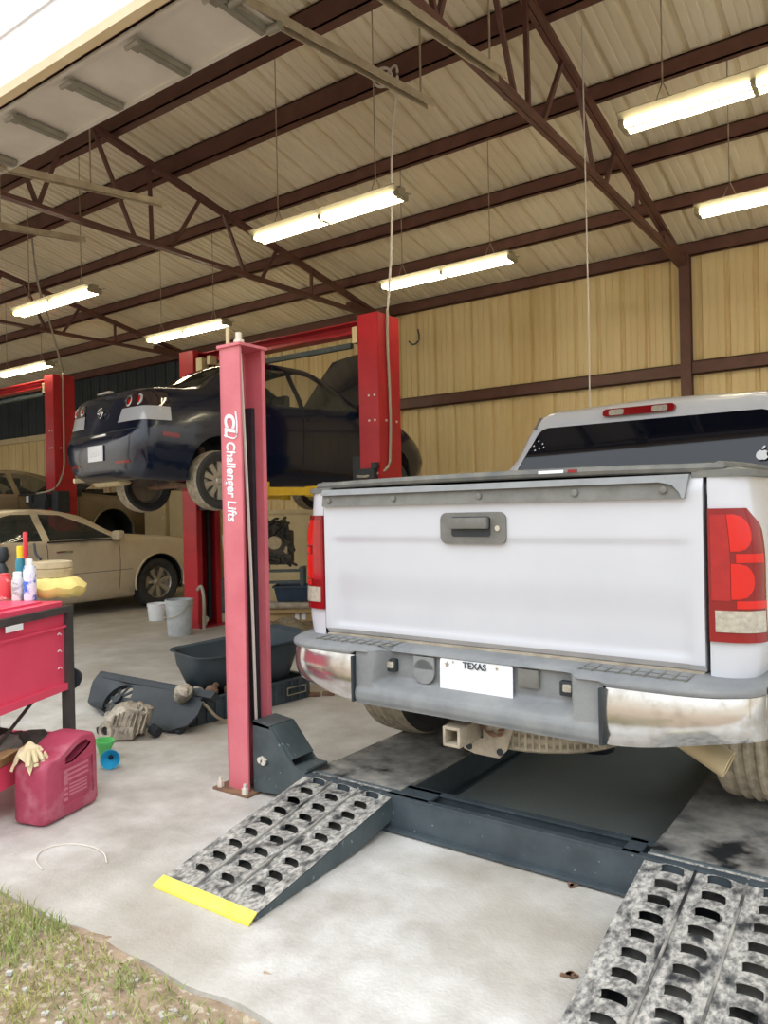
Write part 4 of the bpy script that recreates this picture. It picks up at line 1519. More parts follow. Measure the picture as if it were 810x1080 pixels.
for s in (-1, 1): box(b, (s * .50, 1.6, .46), (.09, 2.9, .13))
box(b, (0, 1.9, .5), (1.5, 2.2, .14))
box(b, (0, .30, .52), (1.7, .25, .14))
tp('frame_rails', b, M_dark, flat=True)
b = NB()
cyl(b, (-.80, .75, .37), (.80, .75, .37), .05, n=12)
lathe(b, [(.06, -.14), (.14, -.06), (.14, .06), (.06, .14)], (0, .80, .37), (1, 0, 0), 16)
tp('rear_axle', b, M_rust)
b = NB()
for s in (-1, 1):
    tube(b, [(s * .56, .28, .44), (s * .56, .6, .33), (s * .56, 1.06, .30), (s * .56, 1.6, .34), (s * .56, 2.0, .46)], .028, n=6)
tp('leaf_spring', b, M_hitch)
b = NB(); box(b, (-.60, .30, .372), (.20, .30, .02), Matrix.Rotation(rad(12), 3, 'X')); tp('splash_guard', b, M_tan, flat=True)
b = NB()   # tan tail pipe with flattened slanted end
P0 = [(.50, .30, .40), (.60, .26, .375), (.74, .20, .335), (.865, .13, .302)]
pp = smooth_path(P0, 5)
V, F = [], []
N = 18
for i, p in enumerate(pp):
    k = i / (len(pp) - 1)
    for j in range(N):
        a = 2 * pi * j / N
        r = .058
        q = Vector((.30 * r * sin(a) * k, r * cos(a), r * .75 * sin(a)))
        V.append(p + q)
for i in range(len(pp) - 1):
    for j in range(N):
        F.append((i * N + j, i * N + (j + 1) % N, (i + 1) * N + (j + 1) % N, (i + 1) * N + j))
add(b, V, F)
solidify(b, .004)
tp('exhaust_pipe', b, M_tan)

# wheels
for x, y, s in ((-.865, .75, -1), (.865, .75, 1), (-.865, 4.72, -1), (.865, 4.72, 1)):
    wheel(TR, (x, y, .395), .395, .265, .225, s, 6, tread=M_tread)

# cab ---------------------------------------------------------------
CY = 1.85
SH = .0          # cab sits slightly right of the bed centre in the view
def cabring(y, top=True, k=0.0):
    pass
CAB = [(CY - .01, .62, .84, .985, .95, .95, 1.30, .80, 1.47, .665, 1.745, 1.775),
       (CY + .03, .60, .88, 1.0, .95, .965, 1.33, .83, 1.50, .69, 1.765, 1.805),
       (CY + .15, .58, .90, 1.005, .95, .975, 1.34, .86, 1.50, .72, 1.775, 1.835),
       (CY + .9, .55, .92, 1.01, .95, .98, 1.34, .87, 1.50, .73, 1.785, 1.86),
       (CY + 1.5, .55, .92, 1.01, .95, .98, 1.34, .87, 1.50, .72, 1.77, 1.845),
       (CY + 2.0, .55, .92, 1.01, .95, .98, 1.33, .88, 1.42, .74, 1.55, 1.60),
       (CY + 2.35, .55, .92, 1.01, .95, .97, 1.26, .90, 1.30, .76, 1.33, 1.35),
       (CY + 3.0, .55, .92, 1.0, .95, .96, 1.16, .88, 1.24, .72, 1.27, 1.30),
       (CY + 3.5, .60, .88, .98, .9, .93, 1.08, .82, 1.17, .66, 1.2, 1.22),
       (CY + 3.62, .7, .7, .9, .88, .85, .98, .75, 1.05, .6, 1.1, 1.12)]
def lift(b):
    for v in b.verts: v.co.z += .022; v.co.x = SH + (v.co.x - SH) * 1.03
    return b
def shear(b):
    for v in b.verts:
        if v.co.z > 1.28 and v.co.y < CY + .6:
            v.co.y += .296 * (v.co.z - 1.28) * (1 - sstep(CY + .15, CY + .6, v.co.y))
    return b
CAB = [(r[0],) + tuple((w * (1.03 if (i in (1, 2, 4, 6, 8)) else 1)) if i not in (0, 3, 5, 7, 9, 10) else (w + .04 * max(0, w - 1.2)) for i, w in enumerate(r[1:])) for r in CAB]
bm = loft_car(CAB)
for v in bm.verts:
    v.co.x += SH
shear(bm)
wx = SH
# rear window (vertical rear face of the cab), cut with rounded corners
RW = [(wx + (x_ - wx) * 1.03, z_ + .04 * max(0, z_ - 1.2)) for x_, z_ in [(wx - .82, 1.30), (wx + .82, 1.30), (wx + .80, 1.44), (wx + .685, 1.655), (wx + .66, 1.683), (wx + .62, 1.695), (wx - .62, 1.695), (wx - .66, 1.683), (wx - .685, 1.655), (wx - .80, 1.44)]]
rw = cut(bm, RW, 1, lambda c, n: c.y < CY + .145 + .0 * c.z and n.y < -.5)
rw = rw
for s in (-1, 1):
    cut(bm, [(4.72 + .45 * cos(2 * pi * k / 22), .40 + .46 * sin(2 * pi * k / 22)) for k in range(22)], 0, lambda c, n, s=s: (c.x - wx) * s > .5).free()
sw = []
for s in (-1, 1):
    sw.append(cut(bm, [(CY + .28, 1.36), (CY + 1.75, 1.36), (CY + 1.62, 1.55), (CY + 1.35, 1.70), (CY + .32, 1.72)], 0, lambda c, n, s=s: (c.x - wx) * s > .4))
ws = cut(bm, [(wx - .70, CY + 2.30), (wx + .70, CY + 2.30), (wx + .62, CY + 1.62), (wx - .62, CY + 1.62)], 2, lambda c, n: n.z > .15 and c.z > 1.2)
cab = tp('cab', bm, M_white, recalc=False, ang=45)
tp('rear_window', push(rw, -.004), M_glass_d, cab, recalc=False)
for q in sw: tp('side_window', q, M_glass_d, cab, recalc=False)
tp('windshield', ws, M_glass_d, cab, recalc=False)
rwo = [c for c in bpy.data.objects if c.parent == cab and c.name.startswith('rear_window')][0]
b = NB()   # white apple-shaped sticker
ax_, az_ = wx + .652, 1.455
yS = CY - .016
def disc(cx, cz, rx, rz, n=18, rot=0):
    pts = [(cx + rx * cos(2 * pi * k / n) * cos(rot) - rz * sin(2 * pi * k / n) * sin(rot), cz + rx * cos(2 * pi * k / n) * sin(rot) + rz * sin(2 * pi * k / n) * cos(rot)) for k in range(n)]
    prism(b, pts, yS - .004, yS - .002, lambda x, z, y: Vector((x, y, z)))
apl = []
for k in range(40):
    a = 2 * pi * k / 40
    r = .030 * (1 + .06 * cos(2 * a)) 
    x, z = r * cos(a), r * 1.02 * sin(a)
    if abs(x) < .012 and z > 0: z -= .006 * (1 - abs(x) / .012)
    if abs(x) < .012 and z < 0: z += .004 * (1 - abs(x) / .012)
    dx, dz = x - .036, z - .004
    dd = math.hypot(dx, dz)
    if dd < .016:
        x = .036 - .016 * math.cos(math.atan2(dz, -dx)); z = .004 + .016 * math.sin(math.atan2(dz, -dx))
    apl.append((ax_ + x, az_ + z))
V = [(ax_, yS - .004, az_)] + [(x, yS - .004, z) for x, z in apl]
add(b, V, [(0, 1 + k, 1 + (k + 1) % 40) for k in range(40)])
disc(ax_ + .006, az_ + .042, .012, .006, 12, rad(55))
st_ = tp('window_sticker', shear(b), M_sticker, rwo, flat=True); tag(st_, 'white apple-shaped sticker')
b = NB(); 
for x, z in ((-.72, 1.60), (-.69, 1.63), (-.66, 1.61), (-.68, 1.58), (-.71, 1.57), (-.65, 1.585)):
    prism(b, [(wx + x - .006, z - .004), (wx + x + .006, z - .003), (wx + x + .002, z + .007)], yS - .004, yS - .002, lambda x, z, y: Vector((x, y, z)))
tp('sticker_remnant', shear(b), M_sticker, rwo, flat=True)
b = NB()   # third brake light
prism(b, rrect(-.225, 1.727, .20, 1.775, .022), -.062, .05, lambda x, z, y: Vector((x + wx - .03, CY + .02 + y, z)))
tbl = tp('third_brake_light', shear(lift(b)), M_red_lens, cab)
for x in (-.14, .115):
    b = NB(); prism(b, rrect(x - .045, 1.732, x + .045, 1.768, .012), -.0665, -.058, lambda x, z, y: Vector((x + wx - .03, CY + .02 + y, z))); tp('cargo_lens', shear(lift(b)), M_clear_lens, tbl)
for s in (-1, 1):
    b = NB(); beam(b, (wx + s * .705, CY - .012, 1.685), (wx + s * .683, CY + .012, 1.765), .016, .02)
    tp('roof_ditch', shear(lift(b)), M_trim, cab)
for s in (-1, 1):
    b = NB(); box(b, (wx + s * 1.10, CY + 1.75, 1.42), (.22, .13, .26), bev=.05); box(b, (wx + s * .99, CY + 1.78, 1.36), (.1, .05, .06)); tp('side_mirror', b, M_black, cab)
b = NB(); cyl(b, (-.93, CY + 2.6, 1.24), (-1.06, CY + 2.3, 1.62), .008, n=6); tp('antenna', b, M_black, cab)
# ================================================================ RED TOOL CART
A = Vector((-3.58, 2.23, 0)); D = Vector((.21, -.465, 0)).normalized(); N_ = Vector((-D.y, D.x, 0))   # D along the visible side towards the camera, N_ towards viewer side
if N_.x < 0: N_ = -N_
CARTM = Matrix((D, N_, Vector((0, 0, 1)))).transposed().to_4x4(); CARTM.translation = A
crt = thing('tool_cart', 'red steel tool cart with black frame at left edge of the photo', 'cart', A)
def CP(name, fn, m, parent=crt, **k):
    b = NB(); fn(b); M2 = CARTM.copy(); M2.translation = Vector((0, 0, 0)); xform(b, M2); return obj(name, b, m, parent, **k)
CL, CW = .84, .46      # length along D, width along -N_
def f(b):
    for x in (.02, CL - .02):
        for y in (-.01, -CW + .01):
            box(b, (x, y, .46), (.045, .045, .86))
    for y in (.0, -CW): box(b, (CL / 2, y, .885), (CL, .035, .035))
    for x in (.0, CL): box(b, (x, -CW / 2, .885), (.035, CW, .035))
CP('frame', f, M_cart_fr, flat=True)
def f(b):
    box(b, (CL / 2, -.02, .68), (CL - .05, .012, .40)); box(b, (CL / 2, -CW + .02, .68), (CL - .05, .012, .40))
    for x in (.03, CL - .03): box(b, (x, -CW / 2, .68), (.012, CW - .04, .40))
    box(b, (CL / 2, -.008, .80), (CL - .06, .02, .012)); box(b, (CL / 2, -.006, .495), (CL - .05, .024, .035))
    box(b, (CL / 2, -CW / 2, .49), (CL - .05, CW - .04, .012))
dr = CP('tool_box', f, M_cart, flat=True)
def f(b):
    for k in range(3):
        z = .76 - .085 * k
        beam(b, (.075, -.006, z), (.09, -.006, z + .012), .004, .004); beam(b, (.09, -.006, z + .012), (.105, -.006, z + .004), .004, .004)
CP('rivet_marks', f, M_capwhite, dr, flat=True)
def f(b):
    prism(b, rrect(.02, -CW + .01, CL - .02, -.01, .05), .885, .925); prism(b, rrect(.10, -CW + .06, CL - .08, -.07, .05), .925, .935)
CP('lid', f, M_cart)
def f(b):
    box(b, (CL / 2, -CW / 2, .15), (CL, CW, .012)); box(b, (CL / 2, .0, .195), (CL, .012, .10)); box(b, (CL / 2, -CW, .195), (CL, .012, .10))
    for x in (0, CL): box(b, (x, -CW / 2, .195), (.012, CW, .10))
CP('shelf_tray', f, M_cart, flat=True)
def f(b):
    beam(b, (.16, -.06, .49), (.06, -.25, .40), .012, .012); beam(b, (.10, -.1, .49), (.40, -.12, .30), .012, .012)
CP('brace', f, M_cart_fr, flat=True)
for x in (.03, CL - .03):
    for y in (-.02, -CW + .02):
        def f(b): cyl(b, (x, y - .012, .035), (x, y + .012, .035), .035, n=16)
        CP('caster', f, M_black)
def f(b): cyl(b, (-.025, -.02, .52), (-.06, -.02, .52), .04, n=16); cyl(b, (-.02, -.02, .52), (-.03, -.02, .52), .055, n=16)
CP('side_knob', f, M_black)
def f(b): prism(b, [(.40, .006), (.52, .008), (.48, -.002), (.42, -.004)], .840, .868, lambda x, q, z: Vector((x, .022 + (q - .004) * .2, z)))
o = CP('taped_note', f, M_capwhite, dr); 

def cw(x, y, z): return CARTM @ Vector((x, y, z))
TOPZ = .9355
def at(px, py, z=None, d=None):
    """world point seen at photo pixel (px,py) at height z or depth d (used only at build time to place things)"""
    r = right * ((px - 405) / 800) + down * ((py - 540) / 800) + fwd
    t_ = d if d else (z - HC) / r[2]
    return Vector((0, 0, HC)) + Vector(r) * t_
# spray cans and bottles on the lid (distance along the cart from its far right corner)
def can(x, y, r, h, m, cap, nm, lb, cat='can', capr=.8, caph=.03, z=TOPZ):
    p = at(x[0], x[1], z=z); t = thing(nm, lb, cat, p)
    b = NB(); lathe(b, [(r * .94, 0), (r, .006), (r, h - caph - .02), (r * .8, h - caph)], (0, 0, 0), (0, 0, 1), 22); obj('can_body', b, m, t)
    b = NB(); lathe(b, [(r * capr, h - caph), (r * capr, h - .004), (r * capr * .8, h)], (0, 0, 0), (0, 0, 1), 18); obj('cap', b, cap, t)
    return t
can((6, 632), 0, .030, .135, M_redcan, M_redcan, 'soda_can', 'red drink can with white lettering on the cart lid at left edge', caph=.012, capr=.85)
can((19, 633), 0, .029, .145, M_greycan, M_capwhite, 'spray_can', 'short grey spray can with white cap on the red cart lid', caph=.03, capr=.72)
can((32, 633), 0, .031, .21, M_blue, M_capwhite, 'spray_can', 'blue and white spray can with white nozzle on the red cart lid', caph=.035, capr=.5)
t = can((23, 624), 0, .030, .26, M_teal, M_capyel, 'spray_bottle', 'teal bottle with yellow cap behind the blue spray can', 'bottle', caph=.07, capr=.75)
t = thing('screwdriver', 'red handled screwdriver standing upright behind the yellow cap', 'tool', at(28, 625, z=TOPZ))
b = NB(); cyl(b, (0, 0, 0), (0, .0, .20), .006, n=8); obj('shank', b, M_chrome, t)
b = NB(); lathe(b, [(.010, .19), (.014, .21), (.012, .26), (.014, .33), (.009, .34)], (0, 0, 0), (0, 0, 1), 12); obj('handle', b, M_tool_red, t)
t = thing('funnel_bottle', 'black topped bottle at the far left edge behind the red can', 'bottle', at(3, 622, z=TOPZ))
b = NB(); lathe(b, [(.03, 0), (.032, .02), (.032, .12), (.012, .16)], (0, 0, 0), (0, 0, 1), 18); obj('bottle_body', b, M_black, t)
b = NB(); lathe(b, [(.012, .155), (.03, .17), (.034, .19), (.034, .23), (.026, .25)], (0, 0, 0), (0, 0, 1), 18); obj('knob_cap', b, M_black, t)
# stacked filters and cloth
b = NB(); lathe(b, [(.0, 0), (.13, .0), (.15, .02), (.155, .05), (.12, .085), (.10, .095), (.0, .095)], (0, 0, 0), (0, 0, 1), 30)
for v in b.verts: v.co.z += .008 * sin(9 * math.atan2(v.co.y, v.co.x)) * (v.co.xy.length / .15); v.co.x *= 1.12
centred('folded_cloth', b, M_ltyellow, at(58, 628, z=TOPZ), 'pale yellow cloth bundle under the round filter on the cart lid', 'cloth')
b = NB(); lathe(b, [(.085, 0), (.115, .005), (.118, .045), (.112, .05), (.118, .055), (.112, .085), (.08, .09), (.075, .06), (.0, .06)], (0, 0, 0), (0, 0, 1), 30)
centred('air_filter', b, M_filter, at(53, 609, z=TOPZ + .093), 'round beige air filter stacked on the pale yellow cloth', 'filter')
b = NB(); tube(b, [(0, 0, 0), (-.05, .0, .03), (-.10, .02, .085)], .008, n=6)
centred('hose_stub', b, M_black, at(43, 590, z=TOPZ + .183), 'short black rubber hose lying on the round beige filter', 'hose')
# parts on the lower tray
def lump(nm, lb, cat, x, y, z, s, m, seed=1, rz=0):
    rnd = random.Random(seed)
    b = NB()
    lathe(b, [(.03, -.09), (.05, -.08), (.055, -.02), (.06, -.01), (.06, .05), (.045, .06), (.03, .09), (.012, .10), (.012, .13)], (0, 0, 0), (cos(rz), sin(rz), rnd.uniform(-.1, .4)), 16)
    for k in range(5):
        a = rnd.uniform(0, 6.28)
        box(b, (.05 * cos(a), .05 * sin(a), rnd.uniform(-.02, .03)), (rnd.uniform(.02, .05), rnd.uniform(.02, .05), rnd.uniform(.02, .05)), Matrix.Rotation(a, 3, 'Z'), bev=.004)
    xform(b, Matrix.Diagonal((s, s, s, 1)))
    centred(nm, b, m, cw(x, y, z), lb, cat)
lump('alternator', 'dark alternator on the cart shelf just left of the black leg', 'car part', .17, -.12, .235, 1.15, M_iron, 3, .6)
lump('starter_motor', 'grey starter motor in the middle of the cart shelf heap', 'car part', .34, -.14, .25, 1.1, M_trim, 5, 2.2)
lump('water_pump', 'black pump lying behind the starter on the cart shelf', 'car part', .48, -.26, .25, 1.2, M_dark, 8, .2)
lump('compressor', 'dark greenish compressor at the back of the cart shelf', 'car part', .28, -.30, .26, 1.35, M_black, 11, 1.2)
lump('bracket', 'small black bracket at the left end of the cart shelf', 'car part', .62, -.14, .235, 1.1, M_iron, 13, 2.8)
b = NB(); box(b, (0, 0, .06), (.24, .16, .12)); box(b, (.0, .09, .13), (.24, .08, .004), Matrix.Rotation(.5, 3, 'X'))
centred('cardboard_box', b, M_card, cw(.50, -.09, .157), 'small open cardboard box on the cart shelf', 'box', rz=-1.0, flat=True)

# ================================================================ RED FUEL JUG
JA = Vector((-3.127, 1.807, 0)); JB = Vector((-3.212, 2.133, 0))
jx = (JB - JA).normalized(); jy = Vector((-jx.y, jx.x, 0))     # jx along the visible broad side, jy away from viewer
JM = Matrix((jx, jy, Vector((0, 0, 1)))).transposed().to_4x4()
jug = thing('fuel_jug', 'faded red plastic fuel jug standing in front of the cart', 'jug', (JA + JB) / 2 + jy * .095)
def JP(name, b, m, parent=jug, **k): xform(b, JM); return obj(name, b, m, parent, **k)
b = NB()
LJ, WJ = .345, .185
prof = [(-LJ / 2, .015), (-LJ / 2 + .02, 0), (LJ / 2 - .02, 0), (LJ / 2, .02), (LJ / 2 - .005, .30), (LJ / 2 - .02, .335), (LJ / 2 - .06, .35), (LJ / 2 - .12, .352), (.01, .335), (-.06, .30), (-.10, .285), (-.145, .28), (-LJ / 2 + .012, .262), (-LJ / 2 + .004, .23)]
hole = [(-.045, .243), (-.042, .272), (.03, .308), (.085, .320), (.118, .296), (.085, .275), (.0, .243)]
def ring(poly, y, sc):
    cx = sum(p[0] for p in poly) / len(poly); cz = sum(p[1] for p in poly) / len(poly)
    return [(cx + (x - cx) * sc[0], y, cz + (z - cz) * sc[1] ) for x, z in poly]
ys_ = [(-WJ / 2, .86, .90), (-WJ / 2 + .008, .94, .955), (-WJ / 2 + .025, .985, .99), (-WJ / 2 + .05, 1, 1), (WJ / 2 - .05, 1, 1), (WJ / 2 - .025, .985, .99), (WJ / 2 - .008, .94, .955), (WJ / 2, .86, .90)]
n = len(prof)
V = []
for y, a, c in ys_: V += ring(prof, y, (a, c))
F = []
for j in range(len(ys_) - 1):
    for i in range(n):
        k = (i + 1) % n
        F.append((j * n + i, j * n + k, (j + 1) * n + k, (j + 1) * n + i))
F.append(tuple(range(n))[::-1]); F.append(tuple((len(ys_) - 1) * n + i for i in range(n)))
add(b, V, F)
zmin = min(v.co.z for v in b.verts)
for v in b.verts: v.co.z -= zmin
bmesh.ops.recalc_face_normals(b, faces=list(b.faces))
# handle opening cut through the body
cut(b, hole, 1, lambda c, n_: abs(c.y) > WJ / 2 - .06 and abs(n_.y) > .25).free()
hn = len(hole)
add(b, [(x, y, z - zmin * 0) for y in (-WJ / 2 + .012, WJ / 2 - .012) for x, z in hole], [(i, (i + 1) % hn, hn + (i + 1) % hn, hn + i) for i in range(hn)])
jb = JP('jug_body', b, M_jug, ang=50)
b = NB()
for k in range(3): box(b, (.02, -WJ / 2 - .001, .215 - .022 * k), (.15, .003, .010), Matrix.Rotation(-.03, 3, 'Y'))
for k in range(4): box(b, (.03, -WJ / 2 - .001, .145 - .015 * k), (.11, .003, .008))
for k in range(6): box(b, (-.045, -WJ / 2 - .001, .205 - .024 * k), (.022, .003, .012))
JP('raised_text', b, M_jugtx, jb, flat=True)
b = NB(); tube(b, [(-.08, -WJ / 2 - .001, .235), (.12, -WJ / 2 - .001, .24), (.125, -WJ / 2 - .001, .07), (-.075, -WJ / 2 - .001, .06), (-.08, -WJ / 2 - .001, .235)], .003, n=5, sm=False)
JP('label_frame', b, M_jug, jb)
b = NB(); lathe(b, [(.03, .0), (.03, .03), (.034, .03), (.034, .055), (.03, .058), (0, .058)], (-.105, 0, .262), (-.15, 0, 1), 18); JP('cap', b, M_jug, jb)
# cream glove draped over the jug cap
b = NB()
rnd = random.Random(4)
def G(u, v):
    x = -.125 + .058 * u; y = .03 + .058 * v
    z = .345 - .05 * (u * u + v * v) + .010 * sin(5 * u + 3 * v) + .006 * sin(9 * v)
    return Vector((x, y, z))
gridf(b, G, lins(-1, 1, 14), lins(-1, 1, 12)); solidify(b, .012)
for q, (dx, dy) in enumerate(((-.06, -.045), (-.035, -.06), (-.005, -.062), (.025, -.055))):
    tube(b, [(-.125 + dx * .6, .03 + dy * .7, .325), (-.125 + dx, .03 + dy * 1.15, .295), (-.125 + dx * 1.15, .03 + dy * 1.3, .275 - .008 * q)], .011, n=8)
xform(b, JM)
centred('work_glove', b, M_rag, jug.location, 'cream work glove draped over the red jug cap', 'glove')
# blue and green funnels lying behind the jug
fp = at(113, 812, z=0)
t = thing('funnel', 'blue plastic funnel lying on the floor behind the red jug', 'funnel', fp + Vector((0, .02, .0)))
b = NB(); c0 = Vector((.0, 0, .052)); axd = Vector((.75, -.6, .12)).normalized()
lathe(b, [(.008, -.13), (.011, -.06), (.018, -.05), (.048, .0), (.052, .012), (.049, .012), (.045, .0), (.014, -.05), (.006, -.06)], c0, axd, 24)
obj('funnel_cone', b, M_fun_b, t)
b = NB(); cyl(b, c0 - axd * .05, c0 - axd * .047, .012, n=12); obj('spout_hole', b, M_dark, t)
fp2 = at(104, 802, z=0)
b = NB(); lathe(b, [(.02, 0), (.022, .0), (.036, .05), (.05, .085), (.052, .10), (.046, .10), (.02, .01)], (0, 0, 0), (.1, 0, 1), 22)
centred('green_cup', b, M_fun_g, fp2 + Vector((-.02, .05, 0)), 'green plastic cup between the red jug and blue funnel', 'cup')

# ================================================================ FLOOR PARTS
# black plastic crate
C0 = Vector((-3.825, 3.20, 0)); C1 = Vector((-3.70, 4.183, 0))
cx_ = (C1 - C0).normalized(); cy_ = Vector((-cx_.y, cx_.x, 0))
CM = Matrix((cx_, cy_, Vector((0, 0, 1)))).transposed().to_4x4()
crate = thing('parts_crate', 'long black plastic crate of parts on floor behind the red post', 'crate', C0)
def KP(nm, b, m, parent=crate, **k): xform(b, CM); return obj(nm, b, m, parent, **k)
LC, WC, HC_ = 1.00, .46, .155
b = NB()
box(b, (LC / 2, WC / 2, .008), (LC, WC, .012))
for y in (0, WC): box(b, (LC / 2, y, HC_ / 2), (LC, .014, HC_)); box(b, (LC / 2, y, HC_), (LC + .03, .035, .012))
for x in (0, LC): box(b, (x, WC / 2, HC_ / 2), (.014, WC, HC_)); box(b, (x, WC / 2, HC_), (.035, WC, .012))
kb = KP('crate_shell', b, M_crate, flat=True)
b = NB()
for k in range(14): box(b, (.04 + k * (LC - .08) / 13, -.014, HC_ / 2), (.012, .02, HC_ - .02))
for x0 in (.34, .86): 
    box(b, (x0, -.016, .10), (.17, .014, .012)); box(b, (x0, -.016, .05), (.17, .014, .012))
KP('crate_ribs', b, M_crate, kb, flat=True)
b = NB()
for x0 in (.86,):
    for zz in (.105, .055): box(b, (x0, -.026, zz), (.17, .006, .006))
    for dx in (-.085, .085): box(b, (x0 + dx, -.026, .08), (.006, .006, .055))
box(b, (.38, -.026, .045), (.12, .004, .010))
KP('scuffed_print', b, M_galv, kb, flat=True)
def ck(x, y, z): return C0 + (CM @ Vector((x, y, z)))
# black tub resting on the crate
b = NB()
def tubring(L, W, z, r): return [(x, y, z) for x, y in rrect(-L / 2, -W / 2, L / 2, W / 2, r, 6)]
rings = [tubring(.62, .34, 0, .09), tubring(.68, .40, .02, .11), tubring(.78, .50, .15, .13), tubring(.80, .54, .235, .14), tubring(.86, .60, .245, .15), tubring(.86, .60, .235, .15)]
def tilt(p):   # raised spout end
    x, y, z = p
    if z > .1: z += .10 * max(0, x / .46) ** 2 * (z / .24) 
    return (x, y, z)
m_ = len(rings[0]); V = [tilt(p) for r in rings for p in r]; F = [tuple(range(m_))[::-1]]
for j in range(len(rings) - 1):
    for i in range(m_): F.append((j * m_ + i, j * m_ + (i + 1) % m_, (j + 1) * m_ + (i + 1) % m_, (j + 1) * m_ + i))
add(b, V, F)
bmesh.ops.recalc_face_normals(b, faces=list(b.faces))
bmesh.ops.solidify(b, geom=list(b.faces), thickness=.008)
ctr = ck(.56, .26, HC_ + .012)
centred('drain_tub', b, M_tub, ctr, 'black moulded tub resting on the long crate', 'tub', rz=math.atan2(cx_.y, cx_.x) - .15)
# greasy small parts in the crate's near end
rnd = random.Random(9)
for k in range(7):
    b = NB()
    s = rnd.uniform(.025, .045)
    lathe(b, [(s * .4, -s * 1.6), (s, -s), (s * 1.1, s * .4), (s * .6, s), (s * .5, s * 1.9)], (0, 0, 0), (rnd.uniform(-1, 1), rnd.uniform(-1, 1), .25), 12)
    box(b, (s * .5, 0, 0), (s * 1.5, s, s * .7), Matrix.Rotation(rnd.uniform(0, 3), 3, 'Z'), bev=.004)
    centred('metal_part', b, [M_rust, M_iron, M_hitch][k % 3], ck(.06 + .045 * k, .06 + .05 * (k % 3), HC_ + .015 + .01 * (k % 2)), 'small greasy metal part heaped at the near end of the long crate', 'car part', 'greasy parts at the crate end')
b = NB()
lathe(b, [(.03, -.06), (.055, -.05), (.06, .02), (.045, .05), (.02, .06)], (0, 0, .05), (.6, -.3, .5), 16)
box(b, (.02, -.02, .06), (.08, .06, .05), Matrix.Rotation(.5, 3, 'Z'), bev=.008)
centred('water_pump', b, M_alum, ck(-.02, .05, HC_ + .01), 'pale metal pump on the near corner of the long crate', 'car part')
b = NB(); tube(b, [(0, 0, .17), (.03, -.06, .15), (.10, -.09, .06), (.17, -.10, .012)], .010, n=7); xform(b, CM)
centred('rubber_hose', b, M_galv, ck(.02, -.01, 0), 'pale hose hanging over the front of the long crate', 'hose')
# black radiator shroud leaning on the crate
S0 = at(190, 777, z=0); S1 = at(80, 750, z=0)
sx = (S1 - S0); SLEN = sx.length; sx = sx.normalized(); sy = Vector((-sx.y, sx.x, 0))
if sy.y > 0: sy = -sy
up = (Vector((0, 0, 1)) * .66 - sy * .75).normalized(); nn = sx.cross(up)
SM = Matrix((sx, up, nn)).transposed().to_4x4()
sh = thing('radiator_shroud', 'black plastic radiator fan shroud leaning beside the long crate', 'fan shroud', S0 + Vector((0, 0, .01)))
def SP(nm, b, m, parent=sh, **k): xform(b, SM); return obj(nm, b, m, parent, **k)
H_ = .30
b = NB()
# frame plate as a ring strip around the fan opening
fc, fr_ = (SLEN * .72, H_ * .50), .132
outer = [(0.0, .0), (SLEN * .35, -.0), (SLEN * .7, .01), (SLEN * .93, .06), (SLEN * .97, .12), (SLEN * 1.04, .22), (SLEN * 1.05, H_), (SLEN * .5, H_ * 1.02), (.0, H_ * .95), (-.04, H_ * .5)]
N = 60
def outpt(a):
    d = (cos(a), sin(a)); best = None
    for i in range(len(outer)):
        p, q = outer[i], outer[(i + 1) % len(outer)]
        ex, ey = q[0] - p[0], q[1] - p[1]
        den = d[0] * ey - d[1] * ex
        if abs(den) < 1e-9: continue
        t_ = ((p[0] - fc[0]) * ey - (p[1] - fc[1]) * ex) / den
        u_ = ((p[0] - fc[0]) * d[1] - (p[1] - fc[1]) * d[0]) / den
        if t_ > 0 and -1e-6 <= u_ <= 1 + 1e-6 and (best is None or t_ < best): best = t_
    return (fc[0] + d[0] * (best or .2), fc[1] + d[1] * (best or .2))
V = []
for k in range(N):
    a = 2 * pi * k / N
    o_ = outpt(a); i_ = (fc[0] + fr_ * cos(a), fc[1] + fr_ * sin(a))
    V += [(o_[0], o_[1], 0), (i_[0], i_[1], .02), (i_[0], i_[1], .05)]
F = []
for k in range(N):
    j = (k + 1) % N
    F += [(3 * k, 3 * j, 3 * j + 1, 3 * k + 1), (3 * k + 1, 3 * j + 1, 3 * j + 2, 3 * k + 2)]
add(b, V, F); solidify(b, .012)
box(b, (SLEN * .5, H_ + .0, .015), (SLEN * 1.1, .05, .05)); box(b, (.06, H_ * .5, .02), (.05, H_ * .9, .04))
for x in (.18, .30): box(b, (x, .09, .02), (.10, .05, .03))
SP('shroud_frame', b, M_black)
b = NB()
cyl(b, (fc[0], fc[1], .0), (fc[0], fc[1], .05), .035, n=18)
for k in range(9):
    a = 2 * pi * k / 9
    beam(b, (fc[0] + .03 * cos(a), fc[1] + .03 * sin(a), .02), (fc[0] + .13 * cos(a + .12), fc[1] + .13 * sin(a + .12), .035), .026, .004)
lathe(b, [(.128, .028), (.134, .028), (.134, .045), (.128, .045)], (fc[0], fc[1], 0), (0, 0, 1), 40, close=True)
SP('fan', b, M_black)
b = NB()
for k in range(2): box(b, (.17 + .0 * k, .06 + .022 * k, .034), (.05, .008, .006), Matrix.Rotation(.5, 3, 'Z'))
SP('label', b, M_capwhite, flat=True)
